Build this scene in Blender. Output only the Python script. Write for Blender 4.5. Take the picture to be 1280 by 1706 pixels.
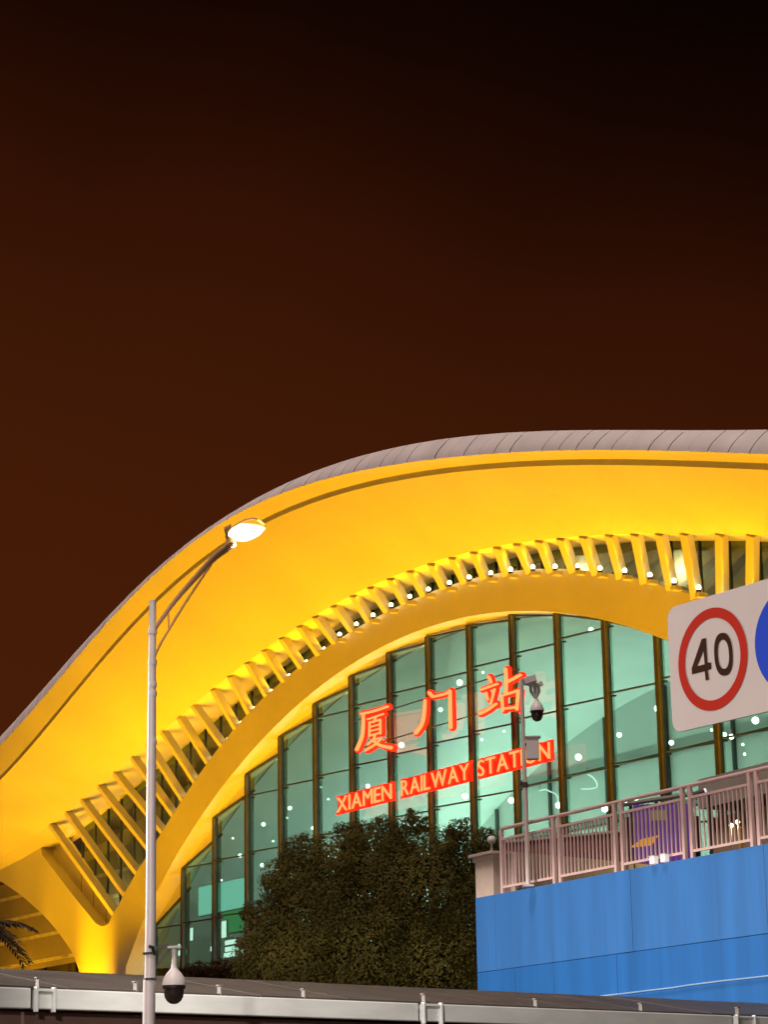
import bpy, bmesh, math, random
import numpy as np
from mathutils import Vector, Matrix
from mathutils.geometry import tessellate_polygon

for o in list(bpy.data.objects):
    bpy.data.objects.remove(o, do_unlink=True)
SCN = bpy.context.scene
COL = SCN.collection
random.seed(7)
rng = np.random.default_rng(7)

# ------------------------------------------------------------------ camera
IMG_W, IMG_H = 1280.0, 1706.0
FPX = 3900.0
ROLL = 0.0168
PITCH = math.atan(1059.5 * math.cos(ROLL) / FPX)
CAM = np.array([0.0, 0.0, 1.6])
FWD = np.array([0, math.cos(PITCH), math.sin(PITCH)])
_u0 = np.array([0, -math.sin(PITCH), math.cos(PITCH)])
_r0 = np.array([1.0, 0, 0])
UPV = _u0 * math.cos(ROLL) + _r0 * math.sin(ROLL)
RGT = _r0 * math.cos(ROLL) - _u0 * math.sin(ROLL)
cd = bpy.data.cameras.new('camera')
cam = bpy.data.objects.new('camera', cd)
COL.objects.link(cam)
cd.sensor_fit = 'HORIZONTAL'
cd.sensor_width = 36.0
cd.lens = FPX / IMG_W * 36.0
cd.clip_start = 0.1
cd.clip_end = 6000.0
cam.matrix_world = Matrix(((RGT[0], UPV[0], -FWD[0], CAM[0]), (RGT[1], UPV[1], -FWD[1], CAM[1]),
                           (RGT[2], UPV[2], -FWD[2], CAM[2]), (0, 0, 0, 1)))
SCN.camera = cam

# ------------------------------------------------------------------ world: a city night sky, brown near the roofs, black overhead
W = bpy.data.worlds.new('World')
SCN.world = W
W.use_nodes = True
nt = W.node_tree
for n in list(nt.nodes):
    nt.nodes.remove(n)
out = nt.nodes.new('ShaderNodeOutputWorld')
bg = nt.nodes.new('ShaderNodeBackground')
tc = nt.nodes.new('ShaderNodeTexCoord')
sep = nt.nodes.new('ShaderNodeSeparateXYZ')
nt.links.new(tc.outputs['Generated'], sep.inputs[0])
noi = nt.nodes.new('ShaderNodeTexNoise')
noi.inputs['Scale'].default_value = 6.0
noi.inputs['Detail'].default_value = 8.0
nt.links.new(tc.outputs['Generated'], noi.inputs['Vector'])
m1 = nt.nodes.new('ShaderNodeMath'); m1.operation = 'MULTIPLY_ADD'
m1.inputs[1].default_value = 0.06; m1.inputs[2].default_value = -0.03
nt.links.new(noi.outputs['Fac'], m1.inputs[0])
m2 = nt.nodes.new('ShaderNodeMath'); m2.operation = 'ADD'
nt.links.new(sep.outputs['Z'], m2.inputs[0]); nt.links.new(m1.outputs[0], m2.inputs[1])
m3 = nt.nodes.new('ShaderNodeMath'); m3.operation = 'MULTIPLY_ADD'     # the sky darkens towards the right
m3.inputs[1].default_value = 0.27
nt.links.new(sep.outputs['X'], m3.inputs[0]); nt.links.new(m2.outputs[0], m3.inputs[2])
cr = nt.nodes.new('ShaderNodeValToRGB')
nt.links.new(m3.outputs[0], cr.inputs[0])
SKY = [(0.0, (0.100, 0.0200, 0.0040)), (0.25, (0.080, 0.0158, 0.0034)), (0.33, (0.059, 0.0113, 0.0026)), (0.372, (0.043, 0.0082, 0.0019)),
       (0.402, (0.0265, 0.0052, 0.0014)), (0.442, (0.0110, 0.0026, 0.0008)), (0.50, (0.0035, 0.0010, 0.0004)), (0.62, (0.0012, 0.0005, 0.0003))]
cr.color_ramp.elements[0].position = SKY[0][0]; cr.color_ramp.elements[0].color = (*SKY[0][1], 1)
cr.color_ramp.elements[1].position = SKY[-1][0]; cr.color_ramp.elements[1].color = (*SKY[-1][1], 1)
for p, c in SKY[1:-1]:
    el = cr.color_ramp.elements.new(p); el.color = (*c, 1)
nt.links.new(cr.outputs[0], bg.inputs[0])
bg.inputs[1].default_value = 0.68
nt.links.new(bg.outputs[0], out.inputs[0])

# sun lamp added as fill for the town's light, from behind the camera
sd = bpy.data.lights.new('sun', 'SUN')
sd.energy = 2.2; sd.angle = math.radians(12); sd.color = (1.0, 0.80, 0.76)
sun = bpy.data.objects.new('sun', sd); COL.objects.link(sun)
sun.rotation_euler = (math.radians(24), 0, math.radians(-35))

# ------------------------------------------------------------------ exposure
SCN.view_settings.view_transform = 'Standard'
SCN.view_settings.look = 'None'
SCN.view_settings.exposure = 0.0
SCN.view_settings.gamma = 1.0
SCN.view_settings.use_curve_mapping = False
SCN.render.engine = 'CYCLES'
SCN.cycles.use_denoising = True
SCN.cycles.max_bounces = 6
SCN.cycles.diffuse_bounces = 3
SCN.cycles.glossy_bounces = 2
SCN.cycles.transparent_max_bounces = 12
SCN.cycles.sample_clamp_indirect = 4.0
SCN.cycles.caustics_reflective = False
SCN.cycles.caustics_refractive = False

# ------------------------------------------------------------------ projection helpers: reading positions off the photograph
def ray(x, y):
    return FWD + RGT * ((x - 640.0) / FPX) + UPV * ((853.0 - y) / FPX)
def hor(x):
    return 1912.5 - math.tan(ROLL) * (x - 640.0)
def at_y(x, y, Y):                        # the point seen at a pixel at Y metres ahead
    d = ray(x, y)
    return CAM + d * (Y / d[1])
class Plane:
    """A vertical plane through plan point p0 along a horizontal direction; s runs right, n towards the camera."""
    def __init__(self, xv, x0, Y0):
        d = ray(xv, hor(xv))
        e = np.array([d[0], d[1], 0.0]); e /= np.linalg.norm(e)
        if e @ RGT < 0: e = -e
        self.e = e
        p = ray(x0, hor(x0)); p = p / p[1] * Y0
        self.p0 = np.array([p[0], p[1], 0.0])
        nr = np.array([e[1], -e[0], 0.0])
        if nr @ (-self.p0) < 0: nr = -nr
        self.n = nr
    def px(self, x, y, n=0.0):            # pixel -> (s, z) on the plane offset by n
        d = ray(x, y)
        t = ((self.p0 + self.n * n - CAM) @ self.n) / (d @ self.n)
        P = CAM + d * t
        return float((P - self.p0) @ self.e), float(P[2])
    def pt(self, s, n, z):
        P = self.p0 + self.e * s + self.n * n
        return (float(P[0]), float(P[1]), float(z))
    def at(self, x, y, n=0.0):
        s, z = self.px(x, y, n)
        return self.pt(s, n, z)
def V(p): return Vector((float(p[0]), float(p[1]), float(p[2])))

# ------------------------------------------------------------------ materials
MATS = {}
def mat(name, color, rough=0.6, metal=0.0, var=0.12, scale=1.5, bump=0.0, bscale=20.0, spec=0.4, emit=None, estr=0.0, stretch=(1, 1, 1)):
    if name in MATS: return MATS[name]
    m = bpy.data.materials.new(name); m.use_nodes = True
    t = m.node_tree; b = t.nodes['Principled BSDF']
    b.inputs['Roughness'].default_value = rough
    b.inputs['Metallic'].default_value = metal
    b.inputs['Specular IOR Level'].default_value = spec
    c = t.nodes.new('ShaderNodeTexCoord')
    mp = t.nodes.new('ShaderNodeMapping'); mp.inputs['Scale'].default_value = stretch
    t.links.new(c.outputs['Object'], mp.inputs[0])
    n = t.nodes.new('ShaderNodeTexNoise'); n.inputs['Scale'].default_value = scale; n.inputs['Detail'].default_value = 5
    t.links.new(mp.outputs[0], n.inputs['Vector'])
    r = t.nodes.new('ShaderNodeValToRGB')
    r.color_ramp.elements[0].position = 0.3; r.color_ramp.elements[1].position = 0.7
    r.color_ramp.elements[0].color = (*[x * (1 - var) for x in color], 1)
    r.color_ramp.elements[1].color = (*[min(1, x * (1 + var)) for x in color], 1)
    t.links.new(n.outputs['Fac'], r.inputs[0]); t.links.new(r.outputs[0], b.inputs['Base Color'])
    if bump > 0:
        n2 = t.nodes.new('ShaderNodeTexNoise'); n2.inputs['Scale'].default_value = bscale
        t.links.new(mp.outputs[0], n2.inputs['Vector'])
        bp = t.nodes.new('ShaderNodeBump'); bp.inputs['Strength'].default_value = bump; bp.inputs['Distance'].default_value = 0.02
        t.links.new(n2.outputs['Fac'], bp.inputs['Height']); t.links.new(bp.outputs[0], b.inputs['Normal'])
    if emit:
        b.inputs['Emission Color'].default_value = (*emit, 1); b.inputs['Emission Strength'].default_value = estr
    MATS[name] = m
    return m
def glass_mat(name, tint, fac=0.10, rough=0.04):
    m = bpy.data.materials.new(name); m.use_nodes = True
    t = m.node_tree
    for n in list(t.nodes): t.nodes.remove(n)
    o = t.nodes.new('ShaderNodeOutputMaterial'); mx = t.nodes.new('ShaderNodeMixShader')
    tr = t.nodes.new('ShaderNodeBsdfTransparent'); gl = t.nodes.new('ShaderNodeBsdfGlossy')
    lw = t.nodes.new('ShaderNodeLayerWeight'); lw.inputs['Blend'].default_value = 0.25
    mm = t.nodes.new('ShaderNodeMath'); mm.operation = 'MULTIPLY_ADD'; mm.inputs[1].default_value = 0.5; mm.inputs[2].default_value = fac
    t.links.new(lw.outputs['Fresnel'], mm.inputs[0])
    tr.inputs[0].default_value = (*tint, 1); gl.inputs[0].default_value = (0.75, 0.8, 0.78, 1); gl.inputs['Roughness'].default_value = rough
    c = t.nodes.new('ShaderNodeTexCoord'); n = t.nodes.new('ShaderNodeTexNoise'); n.inputs['Scale'].default_value = 0.7
    bp = t.nodes.new('ShaderNodeBump'); bp.inputs['Strength'].default_value = 0.06; bp.inputs['Distance'].default_value = 0.05
    t.links.new(c.outputs['Object'], n.inputs['Vector']); t.links.new(n.outputs['Fac'], bp.inputs['Height']); t.links.new(bp.outputs[0], gl.inputs['Normal'])
    t.links.new(mm.outputs[0], mx.inputs[0]); t.links.new(tr.outputs[0], mx.inputs[1]); t.links.new(gl.outputs[0], mx.inputs[2])
    t.links.new(mx.outputs[0], o.inputs[0])
    return m
def emit_mat(name, color, strength):
    return mat(name, (0.02, 0.02, 0.02), emit=color, estr=strength)

M_PAINT = mat('cream_render', (0.80, 0.75, 0.54), 0.55, var=0.035, scale=0.25, bump=0.05, bscale=3)
M_CLAD = mat('grey_roof_cladding', (0.80, 0.74, 0.68), 0.5, var=0.10, scale=0.6)
M_FRAME = mat('bronze_frame', (0.060, 0.062, 0.066), 0.55, metal=0.0, var=0.15)
M_DARKF = mat('dark_frame', (0.05, 0.06, 0.05), 0.5)
M_GLASS = glass_mat('green_glass', (0.70, 0.84, 0.76), 0.04)
M_CGLASS = glass_mat('clerestory_glass', (0.42, 0.55, 0.46), 0.10)
M_INWALL = mat('hall_wall', (0.80, 0.84, 0.81), 0.7, var=0.05, scale=0.3)
M_INDARK = mat('hall_brown_wall', (0.30, 0.26, 0.20), 0.7, var=0.1, scale=0.4)
M_ASPH = mat('asphalt', (0.045, 0.045, 0.045), 0.85, var=0.25, scale=3, bump=0.4, bscale=60)
M_PAVE = mat('plaza_stone', (0.06, 0.055, 0.05), 0.7, var=0.15, scale=1)
M_STEEL = mat('pale_grey_steel', (0.60, 0.58, 0.57), 0.42, metal=0.0, var=0.10, scale=6)
M_WHITE = mat('white_plastic', (0.78, 0.75, 0.73), 0.4, var=0.03)
M_SMOKE = mat('smoked_dome', (0.035, 0.025, 0.02), 0.15, var=0.1, spec=0.6)
M_BLACK = mat('black_plastic', (0.02, 0.02, 0.02), 0.5)

# ------------------------------------------------------------------ mesh building
ORIGIN = {}
def org(parent):
    return ORIGIN.get(parent.name, Vector((0, 0, 0))) if parent else Vector((0, 0, 0))
def link(o, parent=None):
    COL.objects.link(o)
    if parent: o.parent = parent
class MB:
    def __init__(self):
        self.v = []; self.f = []
    def add(self, verts, faces):
        b = len(self.v)
        self.v += [tuple(float(c) for c in p) for p in verts]
        self.f += [tuple(b + i for i in f) for f in faces]
        return self
    def box(self, c, ax, ay, az):          # centre and three half-axis vectors
        c = V(c); ax = V(ax); ay = V(ay); az = V(az)
        vs = [c + sx * ax + sy * ay + sz * az for sz in (-1, 1) for sx, sy in ((-1, -1), (1, -1), (1, 1), (-1, 1))]
        fs = [(0, 3, 2, 1), (4, 5, 6, 7), (0, 1, 5, 4), (1, 2, 6, 5), (2, 3, 7, 6), (3, 0, 4, 7)]
        if ax.cross(ay).dot(az) < 0: fs = [f[::-1] for f in fs]
        return self.add(vs, fs)
    def beam(self, a, b, w, h, side=None):  # rectangular bar from a to b
        a = V(a); b = V(b); d = b - a; L = d.length; d.normalize()
        side = V(side) if side is not None else Vector((0, 0, 1))
        x = side - d * side.dot(d)
        if x.length < 1e-6: x = Vector((1, 0, 0)) - d * d.x
        x.normalize(); y = d.cross(x)
        return self.box((a + b) / 2, x * w / 2, y * h / 2, d * L / 2)
    def tube(self, pts, rad, seg=12, cap=True):
        pts = [V(p) for p in pts]
        if not hasattr(rad, '__len__'): rad = [rad] * len(pts)
        up = None; rings = []
        for i, p in enumerate(pts):
            d = (pts[min(i + 1, len(pts) - 1)] - pts[max(i - 1, 0)]).normalized()
            if up is None:
                up = Vector((0, 0, 1)) if abs(d.z) < 0.9 else Vector((1, 0, 0))
            x = up - d * up.dot(d); x.normalize(); y = d.cross(x); up = x
            rings.append([p + (x * math.cos(2 * math.pi * k / seg) + y * math.sin(2 * math.pi * k / seg)) * rad[i] for k in range(seg)])
        vs = [q for r in rings for q in r]; fs = []
        for i in range(len(pts) - 1):
            for k in range(seg):
                k2 = (k + 1) % seg
                fs.append((i * seg + k, i * seg + k2, (i + 1) * seg + k2, (i + 1) * seg + k))
        if cap:
            fs.append(tuple(range(seg))[::-1]); fs.append(tuple((len(pts) - 1) * seg + k for k in range(seg)))
        return self.add(vs, fs)
    def lathe(self, c, prof, seg=24):      # (radius, z) profile round a vertical axis
        return self.tube([(c[0], c[1], c[2] + z) for r, z in prof], [max(r, 1e-4) for r, z in prof], seg)
    def grid(self, rows, flip=False):
        n = len(rows[0]); vs = [p for r in rows for p in r]; fs = []
        for i in range(len(rows) - 1):
            for j in range(n - 1):
                q = (i * n + j, i * n + j + 1, (i + 1) * n + j + 1, (i + 1) * n + j)
                fs.append(q[::-1] if flip else q)
        return self.add(vs, fs)
    def prism(self, poly, off):             # polygon in 3D, extruded by a vector
        P = [V(p) for p in poly]; off = V(off); n = len(P)
        tri = tessellate_polygon([P])
        nrm = Vector((0, 0, 0))
        for i in range(n): nrm += (P[i] - P[0]).cross(P[(i + 1) % n] - P[0])
        flip = nrm.dot(off) < 0             # make the first face look against off
        vs = P + [p + off for p in P]; fs = []
        for t in tri:
            a, b, c = t
            tn = (P[b] - P[a]).cross(P[c] - P[a])
            if tn.dot(off) > 0: a, c = c, a
            fs.append((a, b, c)); fs.append((c + n, b + n, a + n))
        for i in range(n):
            j = (i + 1) % n
            q = (i, j, j + n, i + n)
            fs.append(q if flip else q[::-1])
        return self.add(vs, fs)
    def sphere(self, c, r, seg=16, rings=10, sx=1, sy=1, sz=1):
        vs = []; fs = []
        for i in range(rings + 1):
            a = math.pi * i / rings
            for k in range(seg):
                b = 2 * math.pi * k / seg
                vs.append((c[0] + r * sx * math.sin(a) * math.cos(b), c[1] + r * sy * math.sin(a) * math.sin(b), c[2] + r * sz * math.cos(a)))
        for i in range(rings):
            for k in range(seg):
                k2 = (k + 1) % seg
                fs.append((i * seg + k, (i + 1) * seg + k, (i + 1) * seg + k2, i * seg + k2))
        return self.add(vs, fs)
    def build(self, name, material, parent=None, loc=None, smooth=False, bevel=0.0):
        o0 = org(parent) if parent else (Vector(loc) if loc is not None else Vector((0, 0, 0)))
        me = bpy.data.meshes.new(name)
        me.from_pydata([(p[0] - o0.x, p[1] - o0.y, p[2] - o0.z) for p in self.v], [], self.f)
        me.update()
        if material: me.materials.append(material)
        if smooth:
            me.polygons.foreach_set('use_smooth', [True] * len(me.polygons))
        o = bpy.data.objects.new(name, me)
        link(o, parent)
        if not parent: o.location = o0
        ORIGIN[o.name] = o0
        if bevel > 0:
            md = o.modifiers.new('bevel', 'BEVEL'); md.width = bevel; md.segments = 2; md.limit_method = 'ANGLE'
        if smooth and bevel == 0:
            try: me.set_sharp_from_angle(angle=math.radians(40))
            except Exception: pass
        return o
def tag(o, label=None, cat=None, group=None, kind=None):
    if label: o['label'] = label
    if cat: o['category'] = cat
    if group: o['group'] = group
    if kind: o['kind'] = kind
    return o
def thing(name, loc, label, cat, group=None):
    o = bpy.data.objects.new(name, None); o.empty_display_size = 0.2
    COL.objects.link(o); o.location = V(loc); ORIGIN[o.name] = V(loc)
    return tag(o, label, cat, group)
def lamp(name, kind, loc, energy, color, parent=None, aim=None, size=0.1, spot=90, blend=0.5):
    d = bpy.data.lights.new(name, kind); d.energy = energy; d.color = color
    if kind in ('POINT', 'SPOT'): d.shadow_soft_size = size
    if kind == 'SPOT': d.spot_size = math.radians(spot); d.spot_blend = blend
    if kind == 'AREA': d.shape = 'RECTANGLE'; d.size, d.size_y = size
    o = bpy.data.objects.new(name, d); COL.objects.link(o)
    loc = V(loc)
    if parent: o.parent = parent; o.location = loc - org(parent)
    else: o.location = loc
    if aim is not None:
        o.rotation_euler = (V(aim) - loc).to_track_quat('-Z', 'Y').to_euler()
    return o
def resample(pts, n):
    """Catmull-Rom through 2D or 3D points."""
    P = [np.array(p, float) for p in pts]; P = [2 * P[0] - P[1]] + P + [2 * P[-1] - P[-2]]
    out = []; m = len(P) - 3
    for i in range(n):
        t = i / (n - 1) * m; k = min(int(t), m - 1); u = t - k
        a, b, c, d = P[k:k + 4]
        out.append(tuple(0.5 * ((2 * b) + (c - a) * u + (2 * a - 5 * b + 4 * c - d) * u * u + (3 * b - a - 3 * c + d) * u ** 3)))
    return out

# ================================================================== THE SETTING
g = MB(); g.grid([[(-1500, -300, 0), (1500, -300, 0)], [(-1500, 3000, 0), (1500, 3000, 0)]])
tag(g.build('ground', M_PAVE), kind='structure')
r = MB(); r.grid([[(-60, -40, 0.004), (60, -40, 0.004)], [(-60, 20.5, 0.004), (60, 20.5, 0.004)]])
tag(r.build('road', M_ASPH), kind='structure')
k = MB(); k.box((0, 20.65, 0.065), (60, 0, 0), (0, 0.15, 0), (0, 0, 0.065))
tag(k.build('kerb', M_PAVE), kind='structure')
PZ = 5.0                                                     # the station forecourt is a raised terrace
pz = MB(); pz.box((0, 260, PZ / 2), (300, 0, 0), (0, 200, 0), (0, 0, PZ / 2))
tag(pz.build('plaza_terrace', M_PAVE), kind='structure')

# ================================================================== THE STATION
FA = Plane(-1800, 740, 120.0)
fs = FA.px
LIGHT = (1.0, 0.455, 0.0)

Aout_px = [(230,1446),(276,1382),(291,1352),(315,1310),(336,1281),(359,1253),(384,1223),(403,1198),(429,1171),(455,1148),(486,1122),(518,1100),(562,1069),(590,1047),(623,1029),(672,1004),(735,979),(801,961),(860,951),(930,947),(1000,953),(1071,967),(1125,985)]
Ain_px = [(210,1608),(235,1546),(259,1489),(297,1424),(320,1380),(346,1340),(400,1277),(465,1205),(529,1144),(601,1097),(687,1054),(759,1033),(860,1019),(947,1022),(1025,1037),(1104,1062)]
C1_px = [(0,1426),(43,1400),(83,1379),(111,1358),(136,1334),(164,1308),(190,1285),(220,1259),(270,1216),(298,1191),(321,1168),(354,1148),(382,1128),(411,1107),(439,1090),(468,1068),(498,1046),(524,1025),(555,1006),(587,988),(616,973),(649,958),(682,947),(717,936),(752,926),(788,917),(827,912),(860,908),(897,902),(933,898),(971,894),(1014,890),(1057,890),(1098,890),(1140,890),(1199,888),(1251,888)]
G_px = [(0,1307),(66,1225),(131,1146),(197,1071),(246,1018),(344,933),(371,916),(446,869),(528,836),(633,805),(731,789),(860,781),(1000,775),(1280,781)]
BL_px = [(0,1249),(125,1093),(230,985),(315,910),(450,830),(547,797),(633,776),(750,763),(860,755),(1107,750),(1280,757)]
BT_px = [(0,1231),(33,1192),(115,1093),(184,1021),(249,964),(308,908),(458,815),(536,778),(610,756),(692,740),(820,727),(1036,714),(1280,715)]
N_C1, N_G, N_BL, N_BT = 1.6, 6.6, 7.5, 6.9

def curve(px, n, left=(), right=(), deg=7):
    pts = list(left) + [fs(x, y, n) for x, y in px] + list(right)
    s = np.array([p[0] for p in pts]); z = np.array([p[1] for p in pts])
    s0, s1 = s.min(), s.max()
    t = (s - s0) / (s1 - s0) * 2 - 1
    co = np.polynomial.chebyshev.chebfit(t, z, deg)
    res = np.abs(np.polynomial.chebyshev.chebval(t, co) - z)
    print('fit', n, 'max residual m', round(float(res.max()), 3), 'range', round(s0, 1), round(s1, 1))
    def fn(x):
        return float(np.polynomial.chebyshev.chebval((x - s0) / (s1 - s0) * 2 - 1, co))
    return fn
zAout = curve(Aout_px, 0, right=[(28, 22.3), (34, 19.6), (39, 17.0), (43, 14.8)])
zAin = curve(Ain_px, 0, right=[(24, 21.2), (29, 18.3), (34, 14.9), (38.4, 11.2)], deg=8)
zC1 = curve(C1_px, N_C1, left=[(-76, 20.6), (-70, 21.0), (-64, 21.4)], right=[(35, 24.5), (43, 22.3), (50, 21.0), (58, 20.3)], deg=9)
zG = curve(G_px, N_G, left=[(-76, 22.2), (-70, 22.4), (-64, 22.7), (-57, 23.3), (-50, 24.2)], right=[(42, 24.6), (50, 23.0), (58, 22.2)], deg=10)
zBL = curve(BL_px, N_BL, left=[(-76, 24.2), (-70, 24.4), (-64, 24.7), (-57, 25.2), (-50, 26.0)], right=[(42, 25.2), (50, 23.8), (58, 23.0)], deg=10)
zBT = curve(BT_px, N_BT, left=[(-76, 24.9), (-70, 25.1), (-64, 25.4), (-57, 25.9), (-50, 26.7)], right=[(42, 26.4), (50, 25.0), (58, 24.2)], deg=10)
S0, S1 = -74.0, 56.0

station = thing('railway_station', FA.pt(0, 0, PZ), 'railway station hall with huge yellow lit arched canopy and green glass front', 'station')

# --- arch frame with its V-shaped foot: one slab, front at n = 0
REC = 2.0                                                    # depth of the arch
notch = [fs(x, y) for x, y in [(70.5, 1424), (108, 1473.6), (132, 1504), (147.6, 1523), (157.5, 1535.5), (163, 1540), (169, 1542), (175, 1541.5), (180, 1538), (187, 1526), (197, 1508), (212, 1480)]]
legl = [fs(x, y) for x, y in [(131, 1615), (119, 1584), (102.5, 1560), (90, 1544), (75, 1527), (56, 1509), (37.5, 1493), (12.5, 1475), (-15, 1459), (-60, 1437)]]
s_a = fs(230, 1446)[0]
outl = []
outl += resample(notch, 40)
outl += [(s, zAout(s)) for s in np.linspace(s_a, 42.5, 90)]
outl += [(45.0, 13.4), (44.0, PZ), (39.5, PZ)]
s_f = fs(210, 1608)[0]
outl += [(s, zAin(s)) for s in np.linspace(38.2, s_f, 90)]
outl += [(s_f - 0.6, PZ), (s_f - 6.0, PZ)]
outl += resample(legl, 40)
sl = outl[-1][0]
outl += [(sl - 4, outl[-1][1] + 1.0), (sl - 4, 23.6), (-56, 23.9), (-50, 24.2), (fs(60, 1405)[0], 24.1)]
arch = MB(); arch.prism([FA.pt(s, 0, z) for s, z in outl], tuple(-FA.n * REC))
arch_o = arch.build('arch_frame', M_PAINT, station, smooth=True)

# --- soffit of the overhanging roof
SS = np.linspace(S0, S1, 200)
sof = MB(); rows = []
for j in range(13):
    u = j / 12
    rows.append([FA.pt(s, N_C1 + (N_G - N_C1) * u, zC1(s) + (zG(s) - zC1(s)) * (u ** 1.12)) for s in SS])
sof.grid(rows)
sof.build('soffit', M_PAINT, station, smooth=True)
# --- step and lip at the eave
stp = MB()
stp.grid([[FA.pt(s, N_G + 0.004, zG(s)) for s in SS], [FA.pt(s, N_G + 0.03, zG(s) + 0.26) for s in SS]])
stp.build('eave_step', M_PAINT, station)
lip = MB()
lip.grid([[FA.pt(s, N_G + 0.034 + (N_BL - N_G - 0.034) * u, (zG(s) + 0.26) * (1 - u) + zBL(s) * u) for s in SS] for u in (0, 0.5, 1.0)])
lip.build('eave_lip', M_PAINT, station, smooth=True)
# --- rounded cladding panels of the eave, one by one
edges = np.arange(S0, S1 + 0.01, 1.25)
for i in range(len(edges) - 1):
    a, b = edges[i] + 0.02, edges[i + 1] - 0.02
    pn = MB(); dn = rng.uniform(-0.015, 0.015)
    rows = []
    for q in range(7):
        u = q / 6
        nn = N_BL + dn + 0.05 * math.sin(math.pi * u) - (N_BL - N_BT) * u ** 1.3
        rows.append([FA.pt(s + 0.5 * u, nn, zBL(s + 0.5 * u) + 0.004 + (zBT(s + 0.5 * u) - zBL(s + 0.5 * u)) * u) for s in (a, (a + b) / 2, b)])
    rows.append([FA.pt(s + 0.5, N_BT - 1.2, zBT(s + 0.5) - 0.1) for s in (a, (a + b) / 2, b)])
    pn.grid(rows)
    pn.build('eave_panel', M_CLAD, station, smooth=True)
und = MB()
und.grid([[FA.pt(s, N_BL - 0.05, zBL(s) + 0.04) for s in SS], [FA.pt(s, N_BT - 0.15, zBT(s) - 0.12) for s in SS]])
und.build('eave_backing', M_DARKF, station)
roof = MB()
roof.grid([[FA.pt(s, N_BT - 0.8, zBT(s) - 0.12) for s in SS], [FA.pt(s, -8, zBT(s) - 0.9) for s in SS], [FA.pt(s, -45, zBT(s) - 5) for s in SS]])
roof.build('roof', M_CLAD, station, smooth=True)
# --- lintel from the soffit's inner edge back to the clerestory glass
N_CG = -0.9
lin = MB()
lin.grid([[FA.pt(s, N_C1 - 0.003, zC1(s) - 0.002) for s in SS], [FA.pt(s, N_CG - 0.15, zC1(s) - 0.04) for s in SS]])
lin.build('lintel', M_PAINT, station, smooth=True)
upw = MB()
upw.grid([[FA.pt(s, N_CG - 0.12, zC1(s) - 0.45) for s in SS], [FA.pt(s, N_CG - 0.12, zC1(s) - 0.03) for s in SS]])
upw.build('lintel_upstand', M_PAINT, station, smooth=True)

# --- sloping fins between arch and soffit
FINS = [((83,1379),(190,1517)),((110,1359),(207,1484)),((136,1334),(228,1449)),((164,1308),(252,1414)),((190,1285),(272,1382)),((220,1259),(289,1352)),((245,1238),(305,1320)),
 ((270,1216),(325,1294)),((298,1191),(347,1266)),((321,1168),(371,1238)),((354,1148),(394,1210)),((382,1128),(416,1184)),((411,1107),(445,1155)),((439,1090),(474,1131)),
 ((468,1068),(503,1108)),((498,1046),(532,1087)),((524,1025),(559,1067)),((555,1006),(587,1046)),((587,988),(615,1030)),((616,973),(645,1014)),((649,958),(674,1000)),
 ((682,947),(707,988)),((717,936),(740,975)),((752,926),(774,966)),((788,917),(807,958)),((827,912),(844,953)),((860,908),(883,949)),((897,902),(918,947)),((933,898),(955,948)),
 ((971,894),(993,952)),((1014,890),(1034,958)),((1057,890),(1074,967)),((1098,890),(1118,978)),((1140,890),(1159,992)),((1199,888),(1201,1000)),((1251,888),(1250,1012)),((1305,889),(1300,1030)),((1360,892),(1350,1050))]
fin_base = []
for i, (t, b) in enumerate(FINS):
    ts, tz = fs(t[0], t[1], N_C1); bs, bz = fs(b[0], b[1], -0.15)
    tz = zC1(ts); bz = max(min(bz, zAout(bs) + 0.3), zAout(bs) - 0.4) if bs > s_a else bz
    A = Vector(FA.pt(ts, N_C1 - 0.12, tz + 0.05)); B = Vector(FA.pt(bs, -0.25, bz - 0.15))
    f = MB(); f.beam(A, B, 0.42, 0.46, side=tuple(FA.e))
    f.build('fin', M_PAINT, station, bevel=0.03)
    fin_base.append((bs, bz))
inf = MB(); inf.prism([FA.at(x, y, N_CG + 0.06) for x, y in ((66, 1400), (112, 1392), (200, 1520), (192, 1560), (120, 1530))], tuple(-FA.n * 0.1))
inf.build('infill_panel', M_PAINT, station)
# --- clerestory panes and their posts
cs = np.arange(-46.5, 44.6, 2.05)
def zlow(s):
    if s < s_a - 0.5:
        return 15.6
    return zAout(s) - 0.5
for i in range(len(cs) - 1):
    a, b = cs[i] + 0.05, cs[i + 1] - 0.05
    p = MB(); p.add([FA.pt(a, N_CG, zlow(a)), FA.pt(b, N_CG, zlow(b)), FA.pt(b, N_CG, zC1(b) - 0.05), FA.pt(a, N_CG, zC1(a) - 0.05)], [(0, 1, 2, 3)])
    p.build('clerestory_pane', M_CGLASS, station)
for s in cs:
    p = MB(); p.beam(FA.pt(s, N_CG - 0.02, zlow(s)), FA.pt(s, N_CG - 0.02, zC1(s) - 0.04), 0.10, 0.16, side=tuple(FA.e))
    p.build('clerestory_post', M_DARKF, station)
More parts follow.
